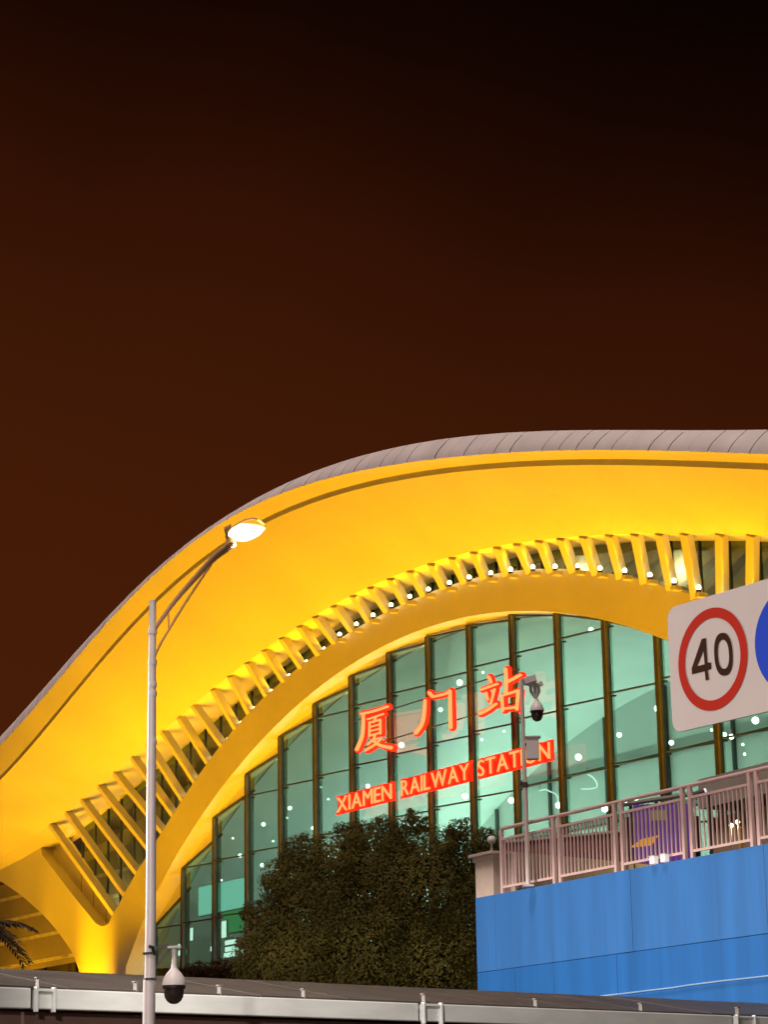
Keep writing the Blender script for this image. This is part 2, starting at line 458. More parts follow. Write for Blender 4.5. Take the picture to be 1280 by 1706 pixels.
# --- sawtooth glass front under the arch
BAYS = [-35.2, -31.14, -26.85, -22.6, -18.4, -14.25, -10.12, -6.0, -1.98, 2.02, 5.96, 9.85, 13.75, 17.7, 21.7, 25.7, 29.7, 33.7]
NL, NR = -0.85, -1.50
HEAD_L = [(262,1525),(313,1430),(366,1345),(421,1273),(475,1214),(533,1158),(594,1115),(659,1082),(725,1055),(795,1035)]
HEAD_R = [(311,1478),(364,1389),(419,1316),(474,1247),(530,1190),(590,1140),(655,1100),(719,1068),(788,1045),(858,1032)]
ROWZ = [PZ, 8.6, 11.95, 15.3, 18.7, 22.07, 25.42, 28.8]
def clip_top(poly, f):                      # keep the part under z = f(u)
    res = []
    for i in range(len(poly)):
        a = poly[i]; b = poly[(i + 1) % len(poly)]
        da = f(a[0]) - a[1]; db = f(b[0]) - b[1]
        if da >= 0: res.append(a)
        if (da >= 0) != (db >= 0):
            t = da / (da - db); res.append((a[0] + t * (b[0] - a[0]), a[1] + t * (b[1] - a[1])))
    return res
for i in range(len(BAYS) - 1):
    a, b = BAYS[i], BAYS[i + 1]
    b2 = b - 0.10
    zl, zr = (zAin(a) if a > s_f else PZ), zAin(b2)
    if i == 0: zl = zAin(a)
    if i < len(HEAD_L): zl = min(zl, fs(*HEAD_L[i], NL)[1])
    if i < len(HEAD_R): zr = min(zr, fs(*HEAD_R[i], NR)[1])
    def top(u, zl=zl, zr=zr): return zl + (zr - zl) * u - 0.02
    def pp(u, z, dn=0.0): return FA.pt(a + (b2 - a) * u, NL + (NR - NL) * u + dn, z)
    for r_ in range(len(ROWZ) - 1):
        z0, z1 = ROWZ[r_] + 0.03, ROWZ[r_ + 1] - 0.03
        poly = clip_top([(0.04, z0), (0.97, z0), (0.97, z1), (0.04, z1)], top)
        if len(poly) >= 3:
            p = MB(); p.prism([pp(u, z, rng.uniform(-0.012, 0.0)) for u, z in poly], tuple(-FA.n * 0.02))
            p.build('glass_pane', M_GLASS, station)
    for zt in ROWZ[1:-1]:
        if min(zl, zr) > zt + 0.05 or max(zl, zr) > zt:
            u0, u1 = 0.0, 1.0
            if zl < zt: u0 = (zt - zl) / (zr - zl) + 0.02
            if zr < zt: u1 = (zt - zl) / (zr - zl) - 0.02
            t = MB(); t.beam(pp(u0, zt), pp(u1, zt), 0.075, 0.12)
            t.build('transom', M_DARKF, station)
    h = MB(); h.beam(pp(0, zl - 0.06), pp(1, zr - 0.06), 0.10, 0.14); h.build('pane_head', M_FRAME, station)
    if zAin(b2) - zr > 0.05 or zAin(a) - zl > 0.05:
        hp = MB(); uu = np.linspace(0.0, 1, 6)
        hp.prism([pp(u, zl + (zr - zl) * u + 0.03, 0.03) for u in uu] + [pp(u, zAin(a + (b2 - a) * u) + 0.05, 0.03) for u in uu[::-1]], tuple(-FA.n * 0.06))
        hp.build('head_panel', M_PAINT, station)
    # the mullion: a broad box post with a paler edge strip
    if zl > PZ + 0.5:
        zm = zl + 0.02
        m = MB(); m.box(FA.pt(a - 0.06, NL - 0.16, (PZ + zm) / 2), tuple(FA.e * 0.155), tuple(FA.n * 0.15), (0, 0, (zm - PZ) / 2))
        mo = m.build('mullion', M_FRAME, station, bevel=0.02)
        mf = MB(); mf.box(FA.pt(a + 0.20, NL - 0.05, (PZ + zl - 0.1) / 2), tuple(FA.e * 0.065), tuple(FA.n * 0.10), (0, 0, (zl - 0.1 - PZ) / 2))
        mf.build('mullion_cap', mat('tan_aluminium', (0.16, 0.16, 0.165), 0.4, metal=0.0), mo)
# --- hall inside: vault, back wall, floor
vs_ = np.linspace(s_f, 38.2, 120)
NBK = -20.0
va = MB(); va.grid([[FA.pt(s, n_, zAin(s) - 0.06) for s in vs_] for n_ in (-REC - 0.004, -9, NBK)], flip=True)
va.build('vault', M_INWALL, station, smooth=True)
bw = MB(); bw.prism([FA.pt(s, NBK - 0.01, zAin(s)) for s in vs_] + [FA.pt(38.2, NBK - 0.01, PZ), FA.pt(s_f, NBK - 0.01, PZ)], tuple(-FA.n * 0.3))
bw.build('back_wall', M_INWALL, station)
# upper clerestory space behind the fins
cb = MB(); cb.grid([[FA.pt(s, -5.5, (zAin(s) + 0.3) if s_f < s < 38.2 else 15.0) for s in SS], [FA.pt(s, -5.5, zC1(s) + 1) for s in SS]])
cb.build('clerestory_back_wall', M_INDARK, station)
for s in np.arange(-50, 36, 8.0):                             # warm lamps added to lighten the clerestory space
    P = FA.pt(s, -4.9, (zAout(s) if s > s_a else 17.0) + 0.35)
    t = thing('added_clerestory_lamp', P, 'warm lamp box added to lighten the space behind the clerestory glass', 'lamp', 'added clerestory lamps')
    d = MB(); d.box(P, tuple(FA.e * 0.3), tuple(FA.n * 0.08), (0, 0, 0.06)); d.build('case', M_FRAME, t)
    d = MB(); d.box((P[0], P[1], P[2] + 0.07), tuple(FA.e * 0.25), tuple(FA.n * 0.06), (0, 0, 0.008)); d.build('diffuser', emit_mat('warm_diffuser', (1, 0.8, 0.45), 2.0), t)
    lamp('added_clerestory_light', 'POINT', (P[0], P[1], P[2] + 0.3), 330, (1.0, 0.80, 0.50), t, size=0.2)
for z_ in (8.6, 13.2):                                        # galleries along the back of the hall
    gl = MB(); gl.box(FA.pt(0, NBK + 2.2, z_), tuple(FA.e * 36), tuple(FA.n * 2.0), (0, 0, 0.45))
    gl.build('gallery', M_INWALL, station)
for s in np.arange(-30, 34, 6.0):                             # ribs of the back wall
    rb = MB(); rb.beam(FA.pt(s, NBK + 0.12, PZ), FA.pt(s, NBK + 0.12, zAin(s) - 0.2), 0.16, 0.22, side=tuple(FA.e))
    rb.build('wall_rib', M_DARKF, station)
for z_ in (16.6, 20.2, 23.6):
    hw = [s for s in np.linspace(-36, 36, 200) if zAin(s) > z_ + 0.2]
    rb = MB(); rb.beam(FA.pt(hw[0], NBK + 0.1, z_), FA.pt(hw[-1], NBK + 0.1, z_), 0.12, 0.2)
    rb.build('wall_rail', M_DARKF, station)
# ------------------------------------------------------------------ floodlights along the arch ledge
ORD0 = ['first', 'second', 'third', 'fourth', 'fifth', 'sixth', 'seventh', 'eighth', 'ninth', 'tenth', 'eleventh', 'twelfth', 'thirteenth', 'fourteenth', 'fifteenth', 'sixteenth', 'seventeenth', 'eighteenth', 'nineteenth', 'twentieth',
       'twenty first', 'twenty second', 'twenty third', 'twenty fourth', 'twenty fifth', 'twenty sixth', 'twenty seventh', 'twenty eighth', 'twenty ninth', 'thirtieth', 'thirty first', 'thirty second', 'thirty third', 'thirty fourth', 'thirty fifth']
def floodlight(p, r, power, label, group, aim):
    t = thing('floodlight', p, label, 'floodlight', group)
    p = Vector(p)
    b = MB(); b.box(p + Vector((0, 0, 0.06)), (0.10, 0, 0), (0, 0.10, 0), (0, 0, 0.06)); b.build('base', M_FRAME, t)
    l = MB(); l.sphere(p + Vector((0, 0, 0.12 + r)), r, 12, 8); l.build('bulb', emit_mat('warm_bulb', (1.0, 0.80, 0.42), 9.0), t, smooth=True)
    if power > 0:
        lamp('flood_lamp', 'SPOT', p + Vector((0, 0, 0.2 + 2 * r)), power, LIGHT, t, aim=aim, size=0.12, spot=62, blend=0.9)
    return t
fin_top = [fs(t[0], t[1], N_C1)[0] for t, b in FINS]
def hot(i):
    sm = (fin_top[i] + fin_top[i + 1]) / 2 if i + 1 < len(fin_top) else fin_top[i] + 0.8
    return FA.pt(sm, 2.5, zC1(sm) + 0.25)
BULBS = [(566,1056),(594,1039),(622,1024),(652,1007),(683,993),(714,981),(749,970),(782,961),(818,954),(851,948),(888,944),(925,943),(963,942),(1000,946),(1041,950),(1083,957),(1123,967),(1164,978),(1210,992),(1258,1006)]
for i, (s, z) in enumerate(fin_base):
    if i < 4: continue
    lab = 'round floodlight on the arch ledge, %s from the left end' % ORD0[i - 4]
    if 16 <= i < 16 + len(BULBS):
        nb = 0.36
        s2, zz = fs(*BULBS[i - 16], nb)
        zz -= 0.25
        br = MB(); br.box(FA.pt(s2, 0.23, zz - 0.10), tuple(FA.e * 0.15), tuple(FA.n * 0.225), (0, 0, 0.098)); br.build('lamp_bracket', M_PAINT, station)
        floodlight(FA.pt(s2, nb, zz + 0.002), 0.115, 260.0, lab, 'floodlights along the arch ledge', hot(i))
    else:
        s2 = s + 0.40; zz = zAout(s2) + 0.02
        floodlight(FA.pt(s2, -0.25, zz), 0.07, 300.0, lab, 'floodlights along the arch ledge', hot(i))

# ------------------------------------------------------------------ floodlights standing on the plaza that wash the canopy
def plaza_flood(s, n, power, aim, spot=80, col=LIGHT, lab='unseen yellow floodlight box on the plaza in front of the station', grp='plaza floodlights'):
    p = Vector(FA.pt(s, n, PZ + 0.004))
    t = thing('plaza_floodlight', p, lab, 'floodlight', grp)
    b = MB(); b.box(p + Vector((0, 0, 0.05)), (0.25, 0, 0), (0, 0.25, 0), (0, 0, 0.05)); b.build('base', M_BLACK, t)
    y = MB(); y.box(p + Vector((0, 0, 0.25)), tuple(FA.e * 0.24), tuple(FA.n * 0.06), (0, 0, 0.18)); y.build('housing', M_BLACK, t)
    l = MB(); l.box(p + Vector((0, 0, 0.45)), tuple(FA.e * 0.22), tuple(FA.n * 0.14), (0, 0, 0.015)); l.build('lens', emit_mat('flood_lens', LIGHT, 4.0), t)
    lamp('flood_lamp', 'SPOT', p + Vector((0, 0, 0.5)), power, col, t, aim=aim, size=0.25, spot=spot, blend=0.7)
for s in np.arange(-60, 52, 7.0):
    plaza_flood(s, 6.9, 12500 * min(1.0, ((zG(s) - 6) / 25.0)) ** 2, FA.pt(s, 5.2, 30), 80)
for s in np.arange(-36, 20, 7.0):
    plaza_flood(s + 3.0, -0.05, 1700, FA.pt(s - 3.0, -1.3, 27), 45)
for s in np.arange(-50, 40, 8.0):
    plaza_flood(s, 17.0, 3600, FA.pt(s, 0.0, min(27.0, zC1(s) - 3.0)), 40)  # row added to brighten the face of the arch
plaza_flood(-40.6, 2.6, 15000, FA.pt(-41.4, -0.6, 11.0), 50)
plaza_flood(-43.9, 2.6, 15000, FA.pt(-43.0, -0.6, 11.0), 50)
plaza_flood(-48.5, 9.0, 5500, FA.pt(-46.5, 0, 17.0), 46)  # flood added to brighten the left leg
plaza_flood(-36.4, 0.3, 900, FA.pt(-38.2, -1.2, 12.5), 50)  # flood added to yellow the base of the reveal

# ------------------------------------------------------------------ lamps and reflection glints in the hall
HALL = (0.76, 1.0, 0.90)
HALLW = 640.0
LAMPS = [(458,1295),(439,1373),(522,1379),(766,1137),(734,1182),(669,1241),(695,1319),(613,1309),(775,1326),(852,1333),(483,1346),(411,1397),(927,1042),(985,1049),(1099,1071),
 (1096,1180),(1032,1224),(964,1261),(931,1341),(1008,1347),(1119,1237),(1259,1200),(1207,1224),(1219,1227),(334,1436),(400,1425),(437,1441),(1150,1330),(1060,1330)]
GLINTS = [(535,1297),(535,1311),(547,1331),(369,1466),(413,1409),(388,1396),(455,1401),(478,1362),(805,1120),(722,1268),(803,1232),(806,1271),(840,1218),(1044,1337),(657,1290),(612,1160),(1116,1335),(873,1240),(1186,1216),(1238,1240),(1241,1256),(300,1450)]  # bulb reflections on the mullions, built as tiny glowing globes
BX = [313, 366, 421, 475, 533, 594, 659, 725, 795, 868, 943, 1025, 1113, 1215]
ORD = ORD0
ALL = [(x, y, (0.16 if i in (0, 3, 5, 8, 9, 12, 15, 17, 18, 19, 21) else 0.12)) for i, (x, y) in enumerate(LAMPS)] + [(x, y, 0.06) for x, y in GLINTS]
bay_of = lambda x: sum(1 for b in BX if b < x)
for (x, y, rad) in ALL:
    mates = sorted(q[1] for q in ALL if bay_of(q[0]) == bay_of(x))
    rank = mates.index(y)
    nd = -2.6 if y < 1080 or x < 450 else -4.2
    P = FA.at(x, y, nd)
    lab = '%s white hall lamp behind the %s glass bay from the left, %s from the top' % ('reflection glint shaped as a tiny' if rad < 0.1 else ('large' if rad > 0.14 else 'small'), ORD[bay_of(x)], ORD[rank])
    t = thing('hall_lamp_or_glint', P, lab, 'lamp', 'lamps inside the hall')
    l = MB(); l.sphere(P, rad, 12, 8); l.build('globe', emit_mat('hall_globe', (0.85, 1.0, 0.92), 9.0), t, smooth=True)
    c = MB(); c.tube([P, (P[0], P[1], P[2] + rad + 0.25)], 0.010, 6); c.build('rod', M_STEEL, t)
# reflections built as glowing tubes, lit surfaces as glowing panels, and shop lights
for lab, pts in (('curled white reflection in the glass built as a glowing tube, left of two', ((900, 1317), (909, 1315), (916, 1318), (925, 1322), (930, 1329), (929, 1338))), ('curled white reflection in the glass built as a glowing tube, right of two', ((979, 1290), (987, 1294), (994, 1303), (994, 1311), (983, 1314), (969, 1314)))):
    P = [FA.at(x, y, -3.0) for x, y in pts]
    t = thing('reflection_tube', P[0], lab, 'reflection', 'curled reflections')
    l = MB(); l.tube(resample(P, 24), 0.035, 8); l.build('tube', emit_mat('reflection_glow', (0.8, 1.0, 0.92), 1.6), t, smooth=True)
    l = MB(); l.tube([P[0], (P[0][0], P[0][1], P[0][2] + 0.4)], 0.01, 6); l.build('wire', M_BLACK, t)
def light_box(name, lab, cat, x0, y0, x1, y1, n, col, st, grp=None, hpx=34):
    sa, za = fs(x0, y0, n); sb, zb_ = fs(x1, y1, n); zz = (za + zb_) / 2; hz = hpx * 0.0192
    t = thing(name, FA.pt((sa + sb) / 2, n, zz - hz), lab, cat, grp)
    b = MB(); b.box(FA.pt((sa + sb) / 2, n - 0.12, zz), tuple(FA.e * (abs(sb - sa) / 2 + 0.04)), tuple(FA.n * 0.10), (0, 0, hz + 0.04)); b.build('case', M_STEEL, t)
    b = MB(); b.box(FA.pt((sa + sb) / 2, n, zz), tuple(FA.e * abs(sb - sa) / 2), tuple(FA.n * 0.015), (0, 0, hz)); b.build('face', emit_mat(name + '_face_%d' % int(st * 100 + col[1] * 7 + col[0] * 31), col, st), t)
light_box('glowing_ceiling', 'wide pale turquoise lit ceiling zone low in the left of the hall, built as a glowing panel', 'glowing surface', 331, 1497, 415, 1489, -2.35, (0.40, 0.95, 0.80), 1.25, hpx=46)  # lit ceiling zone, its light put into the panel's own glow
light_box('glowing_green_wall', 'green lit wall below the turquoise zone in the hall, built as a glowing panel', 'glowing surface', 372, 1536, 412, 1531, -2.35, (0.12, 0.55, 0.22), 0.8)  # green light on the wall, put into the panel's own glow
for k_, (x, y, w, h, lab) in enumerate(((302, 1576, 10, 8, 'upper shop light just right of the dome camera stem'), (304, 1587, 14, 8, 'wide shop light behind the dome camera stem'), (357, 1580, 12, 7, 'small shop light left of the three stacked strips'),
        (384, 1570, 18, 7, 'top one of three stacked white shop light strips'), (386, 1581, 22, 7, 'middle one of three stacked white shop light strips'), (382, 1591, 18, 7, 'bottom one of three stacked white shop light strips'),
        (407, 1583, 10, 10, 'square shop light beside the left edge of the tree'), (373, 1548, 7, 26, 'tall narrow blue white light in the shop'), (319, 1556, 4, 20, 'thin upright light beside the second mullion'))):
    light_box('shop_light', lab, 'light', x - w / 2, y, x + w / 2, y - w * 0.12, -2.2, (0.80, 1.0, 0.92), 2.4, 'lights of the shops in the hall', h)
for s in np.arange(-30, 33, 7.5):                             # unseen lights added on the gallery to brighten vault and back wall
    P = FA.pt(s, NBK + 3.4, 13.655)
    t = thing('added_gallery_light', P, 'long unseen trough light added on the gallery to brighten the hall', 'lamp', 'added gallery lights')
    d = MB(); d.box((P[0], P[1], P[2] + 0.12), tuple(FA.e * 2.6), tuple(FA.n * 0.28), (0, 0, 0.11)); d.build('trough', M_WHITE, t)
    d = MB(); d.box((P[0], P[1], P[2] + 0.245), tuple(FA.e * 2.5), tuple(FA.n * 0.2), (0, 0, 0.012)); d.build('diffuser', emit_mat('added_diffuser', HALL, 2.0), t)
    lamp('added_gallery_lamp', 'AREA', (P[0], P[1], P[2] + 0.35), HALLW * (1.6 - 1.2 * min(1, max(0, (s + 22) / 40))), HALL, t, aim=FA.pt(s, NBK + 9.0, 28), size=(5.0, 0.5))
for s in np.arange(-27, 33, 9.0):  # light panels added under the gallery to brighten the lower hall
    P = FA.pt(s, NBK + 3.0, 12.73)
    t = thing('added_downlight', P, 'flat light panel added under the gallery to brighten the hall', 'lamp', 'light panels added under the gallery')
    d = MB(); d.box((P[0], P[1], P[2]), tuple(FA.e * 1.5), tuple(FA.n * 0.3), (0, 0, 0.015)); d.build('panel', emit_mat('added_diffuser', HALL, 2.0), t)
    lamp('added_panel_lamp', 'AREA', (P[0], P[1], P[2] - 0.05), HALLW * 0.35, HALL, t, aim=FA.pt(s, NBK + 9.0, 5), size=(3.0, 0.6))
# ------------------------------------------------------------------ the red station signs
M_RED = emit_mat('red_neon', (1.0, 0.010, 0.003), 2.2)
M_CREAMNEON = emit_mat('cream_neon', (1.0, 0.46, 0.14), 1.05)
N_TXT = 0.25
def stroke_poly(pts, w0, w1=None):
    """2D stroke outline with round ends."""
    w1 = w1 or w0
    P = [np.array(p, float) for p in pts]; n = len(P)
    L = []; R = []
    for i in range(n):
        d = P[min(i + 1, n - 1)] - P[max(i - 1, 0)]; d = d / np.linalg.norm(d)
        m = np.array([-d[1], d[0]]); w = (w0 + (w1 - w0) * i / (n - 1)) / 2
        L.append(P[i] + m * w); R.append(P[i] - m * w)
    d0 = (P[1] - P[0]) / np.linalg.norm(P[1] - P[0]); d1 = (P[-1] - P[-2]) / np.linalg.norm(P[-1] - P[-2])
    cap1 = []; cap0 = []
    for k in range(1, 6):
        a = math.pi * k / 6
        m1 = (L[-1] - R[-1]) / 2; cap1.append((L[-1] + R[-1]) / 2 + m1 * math.cos(a) + d1 * np.linalg.norm(m1) * math.sin(a))
        m0 = (R[0] - L[0]) / 2; cap0.append((L[0] + R[0]) / 2 + m0 * math.cos(a) - d0 * np.linalg.norm(m0) * math.sin(a))
    return L + cap1 + R[::-1] + cap0
def z2(x, y):                                # crop of the photograph -> pixel
    return 570 + x / 3.5556, 1090 + y / 3.5556
GLYPH = [
 [([(112,352),(190,334),(268,308)],15),([(124,352),(124,420),(116,490),(86,563)],16,21),([(150,384),(243,352)],11),([(200,368),(186,402)],10),
  ([(162,404),(160,484)],11),([(160,404),(226,386)],11),([(226,386),(226,468)],12),([(164,430),(222,414)],9),([(164,454),(222,440)],9),([(160,482),(226,464)],11),
  ([(196,482),(182,508),(154,532)],11),([(172,512),(232,494),(200,530),(138,570)],12),([(182,508),(225,538),(290,552)],13,24)],
 [([(514,226),(534,250)],19),([(490,272),(486,340),(472,410),(436,464)],17,24),([(548,248),(600,236),(634,222)],15),([(638,216),(640,320),(642,432)],19,22)],
 [([(868,132),(880,164)],17),([(824,208),(918,174)],14),([(852,226),(862,268)],13),([(902,206),(880,292)],13),([(814,350),(860,328),(912,292)],22,15),
  ([(968,86),(972,160),(970,232)],20),([(972,166),(1056,122)],18),([(946,244),(952,332)],17),([(946,244),(1044,214)],15),([(1044,214),(1036,324)],19),([(952,322),(1036,312)],15)]]
cn = thing('station_name_sign', FA.pt(0, N_TXT, 22.4), 'three large glowing red and cream Chinese characters on the glass front', 'sign')
for gi, G_ in enumerate(GLYPH):
    back = MB(); front = MB()
    for q, st in enumerate(G_):
        pts = resample(st[0], 9) if len(st[0]) > 2 else st[0]
        w0 = st[1]; w1 = st[2] if len(st) > 2 else st[1]
        for mb, extra, n0, dep in ((front, 0.0, N_TXT + q * 0.003, 0.05), (back, 23.0, N_TXT - 0.10 - q * 0.004, 0.06)):
            poly = stroke_poly(pts, w0 * 0.9 + extra, w1 * 0.9 + extra)
            P3 = []
            for x, y in poly:
                s, z = fs(*z2(x, y), N_TXT); P3.append(FA.pt(s, n0, z))
            mb.prism(P3, tuple(-FA.n * dep))
    fo = front.build('character', M_CREAMNEON, cn); back.build('red_halo', M_RED, fo)
for z_ in (22.7, 24.3):
    rl = MB(); rl.beam(FA.pt(-8.6, N_TXT - 0.42, z_), FA.pt(7.6, N_TXT - 0.42, z_), 0.06, 0.06); rl.build('rail', M_FRAME, cn)
en = thing('english_name_sign', FA.pt(0, N_TXT, 19.4), 'long row of glowing letters reading XIAMEN RAILWAY STATION on the glass front', 'sign')
def letter_mesh(ch, offset):
    c = bpy.data.curves.new('glyph', 'FONT'); c.body = ch; c.size = 1.0; c.offset = offset; c.extrude = 0.0; c.resolution_u = 3
    o = bpy.data.objects.new('glyph', c); COL.objects.link(o)
    dg = bpy.context.evaluated_depsgraph_get(); ev = o.evaluated_get(dg); me = ev.to_mesh()
    vs = [(v.co.x, v.co.y) for v in me.vertices]; fc = [tuple(p.vertices) for p in me.polygons]
    ev.to_mesh_clear(); bpy.data.objects.remove(o); bpy.data.curves.remove(c)
    return vs, fc
zb = fs(916, 1263, N_TXT)[1]; zt_ = fs(911.7, 1236, N_TXT)[1]
def slab(mb, vs, fc, mp, n0, dep):
    """Flat glyph faces plus side walls."""
    cnt = {}
    for f in fc:
        for i in range(len(f)):
            a, b = f[i], f[(i + 1) % len(f)]; cnt[(a, b)] = 1
    b0 = len(mb.v); nv = len(vs)
    mb.v += [mp(x, y, n0) for x, y in vs] + [mp(x, y, n0 - dep) for x, y in vs]
    for f in fc: mb.f.append(tuple(b0 + i for i in f))
    for (a, b) in list(cnt):
        if (b, a) not in cnt: mb.f.append((b0 + b, b0 + a, b0 + a + nv, b0 + b + nv))
for word, x0, x1 in (('XIAMEN', 561, 652), ('RAILWAY', 668, 781), ('STATION', 796, 916)):
    sa = fs(x0, 1350 - (x0 - 570) * 0.2514, N_TXT)[0]; sb = fs(x1, 1350 - (x1 - 570) * 0.2514, N_TXT)[0]
    gl = [letter_mesh(ch, 0.0) for ch in word]
    wd = [max(v[0] for v in g_[0]) - min(v[0] for v in g_[0]) for g_ in gl]
    H = max(v[1] for v in gl[0][0])
    gap = 0.10
    k_ = (sb - sa) / (sum(wd) + gap * (len(word) - 1)); x = 0.0
    for ch, g_, w in zip(word, gl, wd):
        mnx = min(v[0] for v in g_[0])
        def mp(px, py, n0, x=x, mnx=mnx): return FA.pt(sa + (x + px - mnx) * k_, n0, zb + py / H * (zt_ - zb))
        f = MB(); slab(f, g_[0], g_[1], mp, N_TXT, 0.05); fo = f.build('letter', M_CREAMNEON, en)
        hv, hf = letter_mesh(ch, 0.09)
        h = MB(); slab(h, hv, hf, mp, N_TXT - 0.09 - 0.004 * (len(en.children) % 2), 0.06); h.build('red_halo', M_RED, fo)
        x += w + gap
    bk = MB(); bk.box(FA.pt((sa + sb) / 2, N_TXT - 0.19, (zb + zt_) / 2), tuple(FA.e * ((sb - sa) / 2 + 0.12)), tuple(FA.n * 0.02), (0, 0, (zt_ - zb) / 2 + 0.10))
    bk.build('red_backing', emit_mat('red_panel', (1.0, 0.012, 0.004), 1.0), en)

# ------------------------------------------------------------------ annex at the far left with lit horizontal louvres
an = thing('annex_building', FA.pt(-62, -7, PZ), 'low annex with yellow lit horizontal louvres behind the left leg of the arch', 'building')
aw = MB(); aw.box(FA.pt(-60, -8.5, 13), tuple(FA.e * 24), tuple(FA.n * 0.3), (0, 0, 8)); aw.build('wall', mat('annex_brown_wall', (0.040, 0.032, 0.028), 0.7), an)
for (x, y) in ((25, 1494), (50, 1525), (75, 1557), (70, 1600), (70, 1640)):
    s, z = fs(x, y, -5.5)
    lv = MB(); lv.box(FA.pt(-60, -5.9, z), tuple(FA.e * 23), tuple(FA.n * 0.4), (0, 0, 0.13)); lv.build('louvre', M_PAINT, an)
for s in (-78, -72, -66, -60, -54, -48):
    bp_ = MB(); bp_.beam(FA.pt(s, -6.6, PZ), FA.pt(s, -6.6, 21), 0.2, 0.3, side=tuple(FA.e)); bp_.build('post', M_FRAME, an)
P1, P2 = FA.at(32, 1541, -7.2), FA.at(92, 1543, -7.2)
tl = thing('strip_light', P1, 'pale blue white strip light between the louvres of the annex', 'lamp')
ts = MB(); ts.beam(P1, P2, 0.22, 0.1); ts.build('tube', emit_mat('cool_tube', (0.75, 0.95, 1.0), 0.8), tl)
th_ = MB(); th_.beam(Vector(P1) + Vector((0, 0, 0.16)), Vector(P2) + Vector((0, 0, 0.16)), 0.06, 0.16); th_.build('housing', M_STEEL, tl)
for s in (-68, -61, -54):
    plaza_flood(s, -3.0, 13000, FA.pt(s, -5.9, 13), 75)

# ================================================================== BLUE RETAINING WALL WITH RAILING
BW = Plane(-1650, 1140, 40.0)
bwz = BW.px(1142, 1430.5)[1]                                 # top of the blue boards
sL, sR = BW.px(792, 1498)[0], BW.px(1460, 1372)[0]
zmid = BW.px(1040, 1587)[1]
ret = thing('retaining_wall', BW.pt(sL, 0, 0), 'blue boarded retaining wall below the pink railing', 'wall')
core = MB(); core.box(BW.pt((sL + sR) / 2, -0.30, (bwz - 0.05) / 2), tuple(BW.e * ((sR - sL) / 2)), tuple(BW.n * 0.26), (0, 0, (bwz - 0.05) / 2))
core.build('wall_core', mat('navy_edge', (0.01, 0.02, 0.10), 0.6), ret)
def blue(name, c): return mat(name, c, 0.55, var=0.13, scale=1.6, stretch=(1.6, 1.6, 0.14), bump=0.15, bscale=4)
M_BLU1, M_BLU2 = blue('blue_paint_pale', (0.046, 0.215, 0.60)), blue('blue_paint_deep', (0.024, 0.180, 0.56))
seams = [sL] + [BW.px(x, 1480)[0] for x in (823, 853.5, 916.5, 982.6, 1022, 1050.5, 1123.6, 1194.7, 1276, 1365)] + [sR]
for i in range(len(seams) - 1):
    a, b = seams[i] + 0.003, seams[i + 1] - 0.003
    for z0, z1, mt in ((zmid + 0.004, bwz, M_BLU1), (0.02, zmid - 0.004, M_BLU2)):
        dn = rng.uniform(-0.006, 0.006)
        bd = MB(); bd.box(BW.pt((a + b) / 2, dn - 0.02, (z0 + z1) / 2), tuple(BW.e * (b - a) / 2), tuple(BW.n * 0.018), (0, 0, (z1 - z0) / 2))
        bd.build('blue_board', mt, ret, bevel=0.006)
cabs = [BW.at(x, y, 0.03) for x, y in ((1000, 1659), (1045, 1654), (1077, 1650), (1120, 1645), (1145, 1641), (1200, 1634), (1256, 1628), (1330, 1619), (1400, 1612))]
cb_ = MB(); cb_.tube(cabs, 0.014, 6)
tag(cb_.build('cable', mat('pale_blue_cable', (0.35, 0.55, 0.80), 0.5), loc=cabs[0]), 'pale cable sagging across the lower blue wall', 'cable')
# platform behind the wall
pl = MB(); pl.prism([BW.pt(sL, -0.58, bwz - 0.06), BW.pt(sR, -0.58, bwz - 0.06), BW.pt(sR, -22, bwz - 0.06), BW.pt(sL + 6, -22, bwz - 0.06)], (0, 0, -0.5))
tag(pl.build('terrace_platform', M_PAVE), kind='structure')

# beige corner pillar with cap and the low wall behind the railing
M_BEIGE = mat('beige_render', (0.60, 0.50, 0.42), 0.65, var=0.07, scale=2.5, bump=0.1)
pzt = BW.px(800, 1422)[1]
p_c = BW.pt(sL + 0.30, -0.25, 0)
pil = thing('corner_pillar', (p_c[0], p_c[1], bwz - 0.02), 'beige rendered corner pillar with moulded cap at the left end of the blue wall', 'pillar')
pb = MB(); pb.box((p_c[0], p_c[1], (bwz + pzt - 0.14) / 2), tuple(BW.e * 0.32), tuple(BW.n * 0.22), (0, 0, (pzt - 0.14 - bwz) / 2 + 0.03)); pb.build('shaft', M_BEIGE, pil, bevel=0.01)
pb = MB(); pb.box((p_c[0], p_c[1], pzt - 0.10), tuple(BW.e * 0.36), tuple(BW.n * 0.26), (0, 0, 0.05)); pb.build('moulding', M_BEIGE, pil, bevel=0.02)
pb = MB(); pb.box((p_c[0], p_c[1], pzt - 0.025), tuple(BW.e * 0.42), tuple(BW.n * 0.32), (0, 0, 0.03)); pb.build('cap', M_BEIGE, pil, bevel=0.01)
LWd = ray(5200, hor(5200)); LWd = np.array([LWd[0], LWd[1], 0]); LWd /= np.linalg.norm(LWd)
a0 = np.array(BW.pt(sL + 0.70, -0.45, 0)); zlw = BW.px(840, 1424, -0.5)[1]
low = MB()
for i in range(1):
    c0 = a0; c1 = a0 + LWd * 11.0
    nrm = np.array([LWd[1], -LWd[0], 0])
    low.box(((c0 + c1) / 2)[0:2].tolist() + [(zlw + bwz - 0.06) / 2 + 0.004], tuple((c1 - c0) / 2), tuple(nrm * 0.10), (0, 0, (zlw - bwz + 0.06) / 2))
tag(low.build('low_wall', M_BEIGE, loc=(a0[0], a0[1], bwz)), 'low beige wall running away behind the pink railing', 'wall')

